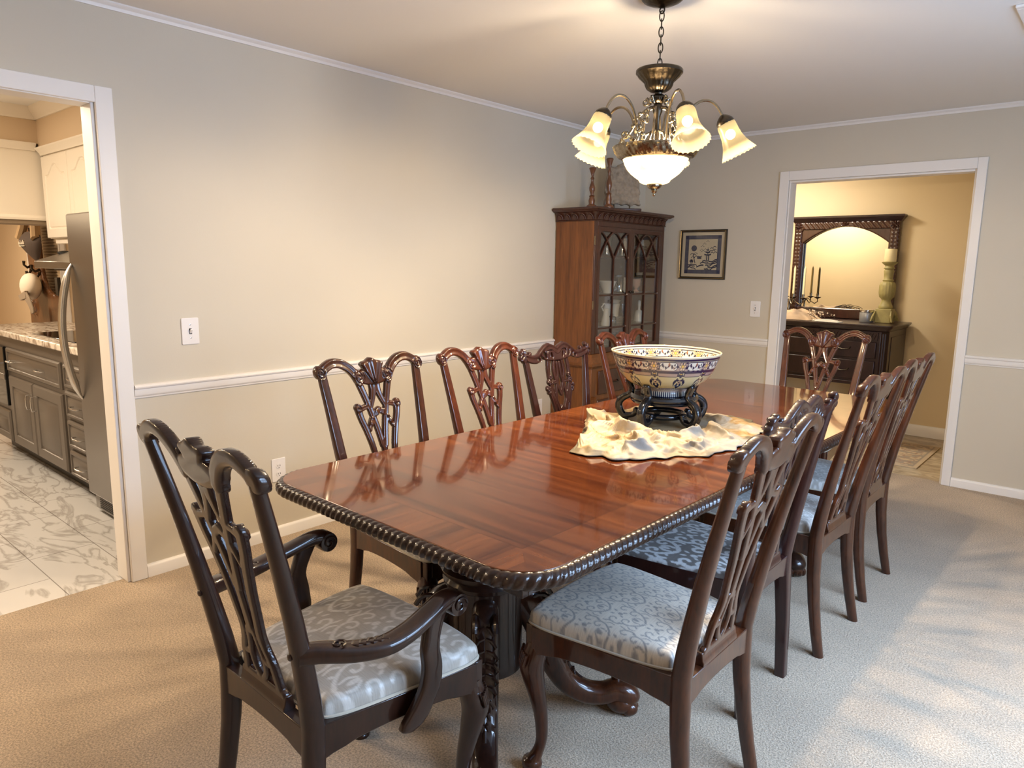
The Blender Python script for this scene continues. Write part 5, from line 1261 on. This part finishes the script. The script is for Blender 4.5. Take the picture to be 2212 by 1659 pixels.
M_stone = simple('rough_stone', srgb(150, 138, 122), .9, noise=.4, nscale=40, bump=1.0, bscale=60)
oc = []
def slabfn(U, V):
    e = .012*(vnoise(U*30+9, V*30+2, 5)-.5)*2
    d = np.maximum(np.abs(U)-(.135-.02*(V-.05)/.3)+e, np.maximum(.045-V, V-.335-.02*np.sin(U*14))+e)
    R = .022*(vnoise(U*38+5, V*38+8, 6)-.4)+.014*(vnoise(U*80+5, V*80+8, 7)-.5)
    return d, R
plate(slabfn, -.17, .17, .03, .37, .006, .05, .02, lambda u, v, w: (u, -w, v)).build('stone', M_stone, sp, ang=60)
MB().prism(roundrect(-.14, .14, -.05, .05, .012, 4), 0, .018).build('stand_base', M_cabdark, sp, bevel=.004)
for x in (-.06, .06): MB().tube([(x, 0, .016), (x, 0, .06)], .005, 8).build('support_pin', M_bronze, sp)

# ------------------------------------------------------------------ framed picture
pf = thing('framed_picture', 'framed blue and cream landscape print on the back wall', 'picture', (.556, 0, 1.527))
w2, h2 = .202, .197
fr = MB()
def frame_ring(hw, hh): return [(-hw, hh), (hw, hh), (hw, -hh), (-hw, -hh)]
rs = []
for o, y in ((0, -.001), (0, -.016), (.004, -.022), (.010, -.018), (.016, -.020), (.020, -.012), (.020, -.004)):
    rs.append([(a, y, b) for a, b in ((-w2+o, -h2+o), (w2-o, -h2+o), (w2-o, h2-o), (-w2+o, h2-o))])
MB().rings(rs, cap=False).build('frame', simple('dark_frame', rgb(.018, .012, .008), .3, coat=.3), pf, ang=20, recalc=False)
rs = [[(a, y, b) for a, b in ((-w2+o, -h2+o), (w2-o, -h2+o), (w2-o, h2-o), (-w2+o, h2-o))] for o, y in ((.006, -.0185), (.008, -.0222), (.011, -.0205), (.011, -.015))]
MB().rings(rs, cap=False).build('gilt_line', M_frame_gold, pf, ang=20, recalc=False)
def art():
    n = 200; u = np.linspace(-1, 1, n); U, V = np.meshgrid(u, u, indexing='ij')
    cream = np.array(srgb(214, 202, 174)[:3]); ink = np.array(srgb(46, 50, 74)[:3]); gb_ = np.array(srgb(104, 104, 112)[:3])
    c = np.broadcast_to(cream, (n, n, 3)).copy()
    b = np.maximum(np.abs(U), np.abs(V))
    m = (b > .70) & (b < .84); c[m] = gb_; c[m & (np.sin(U*150)*np.sin(V*150) > .1)] = ink*1.6; c[(np.abs(b-.85) < .008) | (np.abs(b-.695) < .008)] = ink
    cn = (np.abs(U) > .70) & (np.abs(V) > .70) & (b < .84); c[cn] = ink*1.3
    inn = b < .69
    def ink_(mask, k=1.0): c[mask & inn] = ink*k
    ink_(np.hypot(U+.42, V-.28) < .13); rr = np.hypot(U+.42, V-.28); c[(rr < .11) & (np.sin(rr*120)*np.sin(np.arctan2(V-.28, U+.42)*8) > 0)] = gb_*1.3
    for x, y, s in ((-.05, .22, .09), (.02, .16, .10), (-.02, .38, .08), (.07, .49, .08), (.22, .60, .07), (.12, .24, .06)): ink_((np.abs(V-y-.03*np.cos((U-x)*PI/s*1.4)) < .010) & (np.abs(U-x) < s))
    # hills and banks
    wv = lambda f, p: .05*np.sin(U*f+p)+.03*np.sin(U*f*2.7+p)
    for y0, xs, xe, p in ((-.30, .0, .7, 0), (-.38, -.1, .7, 1), (-.46, .15, .7, 2), (-.56, .25, .7, .5), (-.64, .1, .7, 1.7)): ink_((np.abs(V-(y0+.35*(U-.4)*(U > .3))-wv(9, p)*.5) < .026) & (U > xs) & (U < xe))
    for y0, xe, p in ((-.45, -.25, 0), (-.52, -.35, 1), (-.60, -.3, 2)): ink_((np.abs(V-y0-.12*(-U-.5)-wv(12, p)*.4) < .022) & (U < xe))
    ink_((np.abs(V+.52-.05*np.cos(U*9)) < .03) & (np.abs(U+.1) < .17))
    # pagoda with tiered roofs
    for y0, w_, h_ in ((-.02, .16, .03), (.10, .11, .028), (.20, .06, .025)): ink_((np.abs(V-y0-.4*np.abs(U-.24)**1.5) < h_) & (np.abs(U-.24) < w_))
    ink_((np.abs(V+.13) < .12) & (np.abs(U-.24) < .11) & (np.sin(U*70) > -.2)); ink_((np.abs(V-.06) < .05) & (np.abs(U-.24) < .07) & (np.sin(U*90) > 0)); ink_((np.abs(U-.24) < .012) & (V > .2) & (V < .31))
    # trees
    for x, y in ((.42, .28), (.55, .34), (.50, .18), (.60, .10), (.45, .08), (.38, .16), (.56, .22)): ink_((np.abs(np.hypot(U-x, V-y+.05)-.07) < .014) & (V > y-.03))
    for x, y in ((-.50, .02), (-.38, -.02), (-.30, -.10), (-.46, -.12), (-.34, .05)): ink_((np.abs(np.hypot(U-x, V-y+.05)-.08) < .013) & (V > y-.04))
    ink_((np.abs(U+.40+.3*(V+.2)) < .018) & (V > -.38) & (V < .0)); ink_((np.abs(V+.30) < .035) & (np.abs(U+.52) < .09)); ink_((np.abs(V+.24) < .02) & (np.abs(U+.52) < .05)); ink_((np.abs(V+.36) < .04) & (np.abs(U+.52) < .06) & (np.sin(U*90) > 0))
    ink_((np.abs(V+.10-.3*np.abs(U+.13)) < .02) & (np.abs(U+.13) < .10)); ink_((np.abs(V+.16) < .035) & (np.abs(U+.15) < .10))
    return U, V, c
U, V, c = art(); n = U.shape[0]; mb = MB()
mb.v = [(U.flat[i]*(w2-.019), -.006, V.flat[i]*(h2-.019)) for i in range(n*n)]
mb.f = [(i*n+j, (i+1)*n+j, (i+1)*n+j+1, i*n+j+1) for i in range(n-1) for j in range(n-1)]
mb.build('print', attr_mat('woven_print', 'Col', .7), pf, smooth=False, recalc=False, vcol={'Col': c.reshape(-1, 3)})
MB().box(-w2+.018, w2-.018, -.0115, -.0100, -h2+.018, h2-.018).build('glass_pane', glass('picture_glass', (1, 1, 1), .05, .98), pf)
MB().box(-w2+.01, w2-.01, -.004, -.001, -h2+.01, h2-.01).build('backing', M_black, pf)

# ------------------------------------------------------------------ hall furniture
SY0, SY1, SX0, SX1 = .84, 1.44, .63, 1.775; ST = .985
sb = thing('sideboard', 'dark espresso carved sideboard with drawers in the hall under the mirror', 'sideboard')
rs = []
for o, z in ((.0, ST-.052), (.012, ST-.046), (.018, ST-.034), (.034, ST-.020), (.040, ST-.008), (.038, ST)):
    rs.append([(x, y, z) for x, y in roundrect(SX0-o, SX1+o, SY0-o, SY1+.012, .03, 4)])
MB().rings(rs).build('top', M_espresso, sb, ang=25)
MB().prism([(SX0, SY1), (SX0, SY0+.05), (SX0+.05, SY0), (SX1-.05, SY0), (SX1, SY0+.05), (SX1, SY1)], .50, ST-.052).build('case', M_espresso, sb, bevel=.003)
MB().prism([(SX0-.015, SY1), (SX0-.015, SY0+.045), (SX0+.045, SY0-.015), (SX1-.045, SY0-.015), (SX1+.015, SY0+.045), (SX1+.015, SY1)], .485, .515).build('bottom_moulding', M_espresso, sb, bevel=.005)
xm = (SX0+SX1)/2
fz = MB().box(SX0+.07, SX1-.07, SY0-.012, SY0, ST-.125, ST-.06)
for k in range(40):
    x = SX0+.09+k*(SX1-SX0-.18)/39
    fz.tube([(x-.008, SY0-.012, ST-.118), (x, SY0-.018, ST-.093), (x+.009, SY0-.012, ST-.068)], .004, 5)
fz.build('carved_frieze', M_espresso, sb, ang=50)
bl = MB().box(xm-.05, xm+.05, SY0-.020, SY0, ST-.13, ST-.056)
for k in range(8): bl.tube([(xm, SY0-.022, ST-.093), (xm+.035*math.cos(k*PI/4), SY0-.024, ST-.093+.026*math.sin(k*PI/4))], [.006, .003], 6)
bl.build('carved_block', M_espresso, sb, ang=50)
for z0, z1 in ((.71, ST-.14), (.535, .69)):
    for x0, x1 in ((SX0+.075, xm-.012), (xm+.012, SX1-.075)):
        d = MB().box(x0, x1, SY0-.016, SY0, z0, z1).build('drawer', M_espresso, sb, bevel=.006)
        for xc in ((x0+x1)/2-.0,):
            MB().tube([(xc-.05, SY0-.016, z0+.085), (xc-.04, SY0-.034, z0+.07), (xc, SY0-.038, z0+.066), (xc+.04, SY0-.034, z0+.07), (xc+.05, SY0-.016, z0+.085)], .0045, 8).build('bail_pull', M_bronze, d)
for x in (SX0+.028, SX1-.028):
    q = MB()
    for s in (-1, 1): q.tube([(x+s*.008, SY0+.018-.008, z) for z in np.linspace(.53, ST-.07, 12)], .010, 8)
    q.build('fluted_pilaster', M_espresso, sb)
    MB().box(SX1-.001, SX1+.004, SY0+.12, SY1-.06, .56, ST-.10).build('side_panel', M_espresso, sb, bevel=.003) if x > 1.2 else None
for x, y in ((SX0+.05, SY0+.05), (SX1-.05, SY0+.05), (SX0+.05, SY1-.05), (SX1-.05, SY1-.05)):
    MB().lathe([(.028, .008), (.032, .02), (.022, .04), (.030, .10), (.040, .30), (.046, .40), (.030, .44), (.042, .46), (.042, .485)], 24, Matrix.Translation((x, y, 0))).build('leg', M_espresso, sb, ang=50)
# mirror standing on the sideboard against the wall
mr = thing('wall_mirror', 'arched mirror in a carved dark frame above the hall sideboard', 'mirror', (0, 0, 0))
MX0, MX1, MZ1 = .765, 1.655, 1.845; MYF = 1.415
mw = (MX1-MX0)
def mframe(U, V):
    xm_ = (MX0+MX1)/2; hw = mw/2; u = np.abs(U-xm_)
    box = np.maximum(u-hw, np.maximum(ST-V, V-MZ1))
    xi = hw-.085; top = 1.665+.125*np.sqrt(np.clip(1-(u/(xi*1.04))**2*.98, 0, 1))**1.0
    top = 1.80-.145*(u/xi)**2*.98
    hole = np.maximum(u-xi, np.maximum(1.075-V, V-top))
    d = np.maximum(box, -hole)
    R = np.where(u > hw-.072, .010, 0.0); R = R+np.where((u > hw-.066) & (u < hw-.008), .006*np.abs(np.sin(V*95))*np.abs(np.sin((u-hw+.066)*PI/.029)), 0)
    t_ = (V > MZ1-.062); R = np.where(t_, .010+.006*np.abs(np.sin(U*70+V*60)), R)
    bk = ((u < .06) | (u > hw-.076)) & (V > MZ1-.075); cxx = np.where(u < .06, 0, hw-.038); rr = np.hypot(u-cxx, V-MZ1+.036); aa = np.arctan2(V-MZ1+.036, u-cxx)
    R = np.where(bk, .014+.007*np.cos(aa*8)*(rr < .034), R)
    return d, R
plate(mframe, MX0-.01, MX1+.01, ST, MZ1+.01, .006, .04, .01, lambda u, v, w: (u, MYF+.02-w, v)).build('frame', M_mirrorwood, mr, ang=50)
rs = []
for o, z in ((.004, MZ1-.006), (.010, MZ1+.004), (.026, MZ1+.022), (.034, MZ1+.034), (.034, MZ1+.046), (.028, MZ1+.050)): rs.append([(MX0-o, MYF+.045, z), (MX0-o, MYF-.006-o, z), (MX1+o, MYF-.006-o, z), (MX1+o, MYF+.045, z)])
MB().rings(rs).build('cornice', M_espresso, mr, ang=20)
MB().prism([(MX0+.06, MYF+.046), (MX1-.06, MYF+.006), (MX1-.06, MYF+.009), (MX0+.06, MYF+.049)], 1.05, 1.81).build('mirror_glass', simple('mirror_silvering', rgb(.93, .92, .88), .01, metal=1.0), mr)

cs = thing('candle_pedestal', 'carved yellow-green pedestal candle holder on the right of the sideboard', 'candle holder', (1.655, 1.185, ST+.0005))
M_pist = simple('distressed_green_gold', srgb(158, 146, 92), .55, noise=.45, nscale=18)
p = MB().lathe([(.052, .12), (.056, .13), (.05, .145), (.044, .155), (.040, .17), (.034, .185), (.040, .20), (.052, .215), (.058, .25), (.058, .31), (.050, .335), (.038, .345), (.044, .355), (.034, .365), (.036, .40), (.040, .43), (.032, .445), (.044, .452), (.036, .462), (.034, .475), (.060, .498), (.062, .505), (.05, .507), (.001, .505)], 48, flute=16, famp=.10, frange=(.21, .34)).build('turned_stem', M_pist, cs, ang=50)
MB().prism(roundrect(-.062, .062, -.062, .062, .008, 3), 0, .118).build('square_base', M_pist, cs, bevel=.004)
lf = MB()
for sx in (-1, 1):
    for sy in (-1, 1):
        for k in range(5): lf.tube([(.060*sx, .060*sy, .10-.004*k), (.068*sx+(k-2)*.010*sx*0, .068*sy-(k-2)*.013*sy, .06), (.070*sx-(k-2)*.006*sx, .070*sy-(k-2)*.016*sy, .012)], [.004, .009, .006], 6)
lf.build('leaf_carving', M_pist, cs)
o = MB().lathe([(.044, 0), (.046, .004), (.046, .10), (.043, .105), (.03, .102), (.001, .100)], 32).build('pillar_candle', M_candle, None, ang=40); o.location = (1.655, 1.185, ST+.508); tag(o, 'thick cream pillar candle standing on the carved pedestal', 'candle')
o = thing('tin_canister', 'small grey tin canister beside the pedestal candle holder', 'canister', (1.525, 1.135, ST+.0005))
MB().lathe([(.052, 0), (.054, .003), (.054, .082), (.052, .085), (.001, .085)], 36).build('body', simple('grey_tin', srgb(150, 150, 150), .35, metal=.3), o, ang=40)
MB().lathe([(.055, .083), (.056, .086), (.056, .102), (.053, .105), (.001, .105)], 36).build('lid', M_silver, o, ang=40)
# candelabrum
CBX, CBY = .808, 1.285
cd = thing('candelabrum', 'brass branched candelabrum on the left of the hall sideboard', 'candelabrum', (CBX, CBY, ST+.001))
MB().lathe([(.055, 0), (.056, .006), (.04, .014), (.016, .024), (.010, .05), (.014, .07), (.009, .09), (.009, .13), (.013, .145), (.008, .16), (.001, .162)], 28).build('stem', M_brass, cd, ang=50)
cand = [(-.035, .0, .20, 'left'), (.045, -.03, .195, 'middle'), (.125, .0, .19, 'right')]
for (dx, dy, z, w_) in cand:
    s = 1 if dx > 0 else -1; ar_ = MB().tube([(0, 0, .13), (dx*.25, dy*.3, .165), (dx*.5, dy*.6, .135), (dx*.8, dy, .115), (dx*1.02, dy, .135), (dx, dy, z-.03)], .005, 8).build('branch', M_brass, cd)
    MB().lathe([(.004, z-.035), (.010, z-.028), (.030, z-.018), (.033, z-.012), (.012, z-.014), (.011, z-.010), (.013, z+.018), (.010, z+.018), (.009, z), (.001, z)], 24, Matrix.Translation((dx, dy, 0))).build('drip_pan', M_brass, ar_, ang=50)
    o = MB().lathe([(.0095, 0), (.0105, .01), (.0095, .245), (.005, .262), (.0012, .266), (.001, .275)], 16).build('taper_candle', M_candle, None, ang=50); o.location = (CBX+dx, CBY+dy, ST+.001+z+.001); tag(o, w_+' cream taper candle in the brass candelabrum', 'candle', 'tapers in the candelabrum')
# draped scarf, dried twigs and papers on the sideboard
na, nr = 60, 26; Th, Rr = np.meshgrid(np.linspace(0, 2*PI, na, endpoint=False), np.linspace(.03, 1, nr), indexing='ij')
X = Rr*np.cos(Th)*(.30+.03*np.sin(5*Th)); Y = Rr*np.sin(Th)*(.13+.02*np.sin(7*Th)); Zz = (.075*(1-Rr**2)*(.4+vnoise(X*14+4, Y*14+8, 31))+.03*(1-np.abs(2*vnoise(X*24+7, Y*40, 32)-1))*(1-Rr**4))+.002
mb = MB(); mb.v = [tuple(p) for p in np.stack([X, Y, Zz], -1).reshape(-1, 3)]; mb.f = [((i % na)*nr+j, ((i+1) % na)*nr+j, ((i+1) % na)*nr+j+1, (i % na)*nr+j+1) for i in range(na) for j in range(nr-1)]; mb.f.append(tuple(i*nr for i in range(na))[::-1])
n1 = vnoise(X*18+3, Y*18+5, 33)[..., None]; col = (np.array(srgb(206, 176, 140)[:3])*(1-n1)+np.array(srgb(128, 112, 96)[:3])*n1).reshape(-1, 3)
o = mb.build('draped_scarf', attr_mat('peach_gauze', 'Col', .8, bump=(60, .4)), None, ang=180, recalc=False, vcol={'Col': col}); o.location = (.90, .985, ST+.001); tag(o, 'bunched peach and grey gauze scarf on the left of the sideboard', 'scarf')
tw = thing('dried_twigs', 'dark dried twigs with small white blossoms lying on the sideboard', 'dried flowers', (1.02, 1.05, ST+.004))
q = MB(); qb = MB()
for k in range(14):
    a = random.uniform(-.5, .4); l = random.uniform(.12, .28); z = random.uniform(.03, .085); y = random.uniform(-.05, .06)
    pts = [(0, y, z), (l*.4, y+a*.1, z+.02), (l*.75, y+a*.2, z), (l, y+a*.25, z*.35)]; q.tube(pts, .0022, 5)
    for j in range(4): u = random.uniform(.3, 1); qb.sphere((l*u, y+a*.25*u, z*(1-.5*u)+.012), .007, 6, 4)
q.build('twig', simple('dark_twig', rgb(.04, .025, .015), .8), tw); qb.build('blossom', simple('pale_blossom', srgb(220, 200, 175), .8), tw)
M_paper = simple('white_paper', srgb(236, 230, 216), .7)
for k, (x, y, rz, lb) in enumerate(((1.235, .985, .25, 'white open envelope lying on the sideboard by the scarf'), (1.30, .875, -.12, 'white folded paper lying on the front edge of the sideboard'))):
    o = MB().prism([(-.10, -.045), (.10, -.05), (.105, .045), (-.095, .05)], 0, .004).prism([(-.095, -.04), (.09, -.045), (.02, .02), (-.02, .022)], .004, .010+.008*k).build('envelope' if k == 0 else 'folded_paper', M_paper, None, bevel=.001); o.location = (x, y, ST+.001+.001*k); o.rotation_euler = (0, 0, rz); tag(o, lb, 'paper')
# hall rug
def rug():
    n, m = 130, 90; x = np.linspace(1.78, 2.18, m); y = np.linspace(.30, 1.13, n); X, Y = np.meshgrid(x, y, indexing='ij')
    cream = np.array(srgb(206, 186, 156)[:3]); gr = np.array(srgb(172, 158, 142)[:3]); rs_ = np.array(srgb(176, 146, 124)[:3])
    c = np.broadcast_to(cream, X.shape+(3,)).copy(); e = np.minimum(2.18-X, np.minimum(Y-.30, 1.13-Y))
    n1 = vnoise(X*22, Y*40, 41); n2 = vnoise(X*50+9, Y*70, 42)
    c[(n1 > .52) & (e > .03)] = gr; c[(n2 > .66) & (e > .06)] = rs_; c[(n1+n2 < .62) & (e > .03)] = cream*1.08; c[(np.abs(e-.035) < .006)] = gr; c[e < .025] = cream*1.02
    mb = MB(); mb.v = [(p[0], p[1], .006) for p in np.stack([X, Y], -1).reshape(-1, 2)]; mb.f = [(i*n+j, (i+1)*n+j, (i+1)*n+j+1, i*n+j+1) for i in range(m-1) for j in range(n-1)]
    return mb, c.reshape(-1, 3)
mb, col = rug(); o = mb.build('rug', attr_mat('woven_rug', 'Col', .95), None, smooth=False, recalc=False, vcol={'Col': col}); md = o.modifiers.new('Solid', 'SOLIDIFY'); md.thickness = .007; md.offset = -1
tag(o, 'small cream patterned rug on the hall floor beside the sideboard', 'rug')
# ------------------------------------------------------------------ light
def area(name, loc, rot, sx, sy, power, col, spread=PI):
    l = bpy.data.lights.new(name, 'AREA'); l.shape = 'RECTANGLE'; l.size = sx; l.size_y = sy; l.energy = power; l.color = col; l.spread = spread
    o = bpy.data.objects.new(name, l); C.objects.link(o); o.location = loc; o.rotation_euler = rot; return o
def point(name, loc, power, col, r):
    l = bpy.data.lights.new(name, 'POINT'); l.energy = power; l.color = col; l.shadow_soft_size = r
    o = bpy.data.objects.new(name, l); C.objects.link(o); o.location = loc; return o
for p, dr in lamps:
    l = bpy.data.lights.new('shade_lamp', 'SPOT'); l.energy = P_SHADE; l.color = WARM; l.shadow_soft_size = .03; l.spot_size = math.radians(166); l.spot_blend = .35
    o = bpy.data.objects.new('shade_lamp', l); C.objects.link(o); o.location = (CX+p.x, CY+p.y, p.z); o.rotation_euler = dr.to_track_quat('-Z', 'Y').to_euler()
    q = p-dr*.055; point('bulb_light', (CX+q.x, CY+q.y, q.z), .9, WARM, .012)
point('bowl_bulb_light', (CX, CY, 1.90), P_BOWL, WARM, .05)
point('bowl_low_light', (CX, CY, 1.80), 1.2, WARM, .03)
area('window_daylight', (4.50, (WY0+WY1)/2, (WZ0+WZ1)/2), (0, R90, 0), WZ1-WZ0, WY1-WY0, P_WIN, DAY)
area('window_skylight', (4.46, (WY0+WY1)/2, 1.65), (0, R90-math.radians(58), 0), .9, WY1-WY0-.1, P_SKY, DAY, math.radians(105))
area('kitchen_ceiling_lamp', (-.80, -5.05, 2.40), (0, 0, 0), .6, .5, P_KIT, (1, .80, .58))
area('near_fill_light', (.35, -6.1, 2.42), (0, 0, 0), .35, .35, P_NEAR, (1, .70, .40))  # added unseen fill light, warms the carpet at the near left
area('kitchen_far_lamp', (-2.1, -5.2, 2.40), (0, 0, 0), .6, .5, P_KIT*1.0, (1, .84, .64))
area('breakfast_lamp', (-6.0, -4.3, 2.38), (0, 0, 0), .6, .6, P_BRK, (1, .78, .54))
area('hall_lamp', (.62, .58, 2.40), (0, 0, 0), .35, .35, P_HALL, (1, .88, .72))
w = bpy.data.worlds.new('sky'); bpy.context.scene.world = w; w.use_nodes = True
bg = w.node_tree.nodes['Background']; bg.inputs[0].default_value = (.62, .78, 1, 1); bg.inputs[1].default_value = 1.0

# ------------------------------------------------------------------ camera
cam = bpy.data.cameras.new('camera'); co = bpy.data.objects.new('camera', cam); C.objects.link(co)
cam.sensor_width = 36; cam.sensor_fit = 'HORIZONTAL'; cam.lens = 1541.88/2212*36; cam.clip_start = .05
fw = Vector((-0.64710381, 0.74436497, -0.16485586)); rt = Vector((0.753093, 0.65776746, 0.01388916)); up = Vector((-0.11877542, 0.11516406, 0.98621987))
M = Matrix(((rt.x, up.x, -fw.x, 3.2521), (rt.y, up.y, -fw.y, -5.4318), (rt.z, up.z, -fw.z, 1.425), (0, 0, 0, 1)))
co.matrix_world = M
S = bpy.context.scene; S.camera = co
S.view_settings.view_transform = 'Standard'; S.view_settings.look = 'None'; S.view_settings.gamma = 1; S.view_settings.exposure = EXPO; S.view_settings.use_curve_mapping = False
cy = S.cycles; cy.use_denoising = True; cy.max_bounces = 9; cy.diffuse_bounces = 4; cy.glossy_bounces = 4; cy.transmission_bounces = 6; cy.transparent_max_bounces = 12
cy.caustics_reflective = False; cy.caustics_refractive = False; cy.sample_clamp_indirect = 6.0; cy.sample_clamp_direct = 0
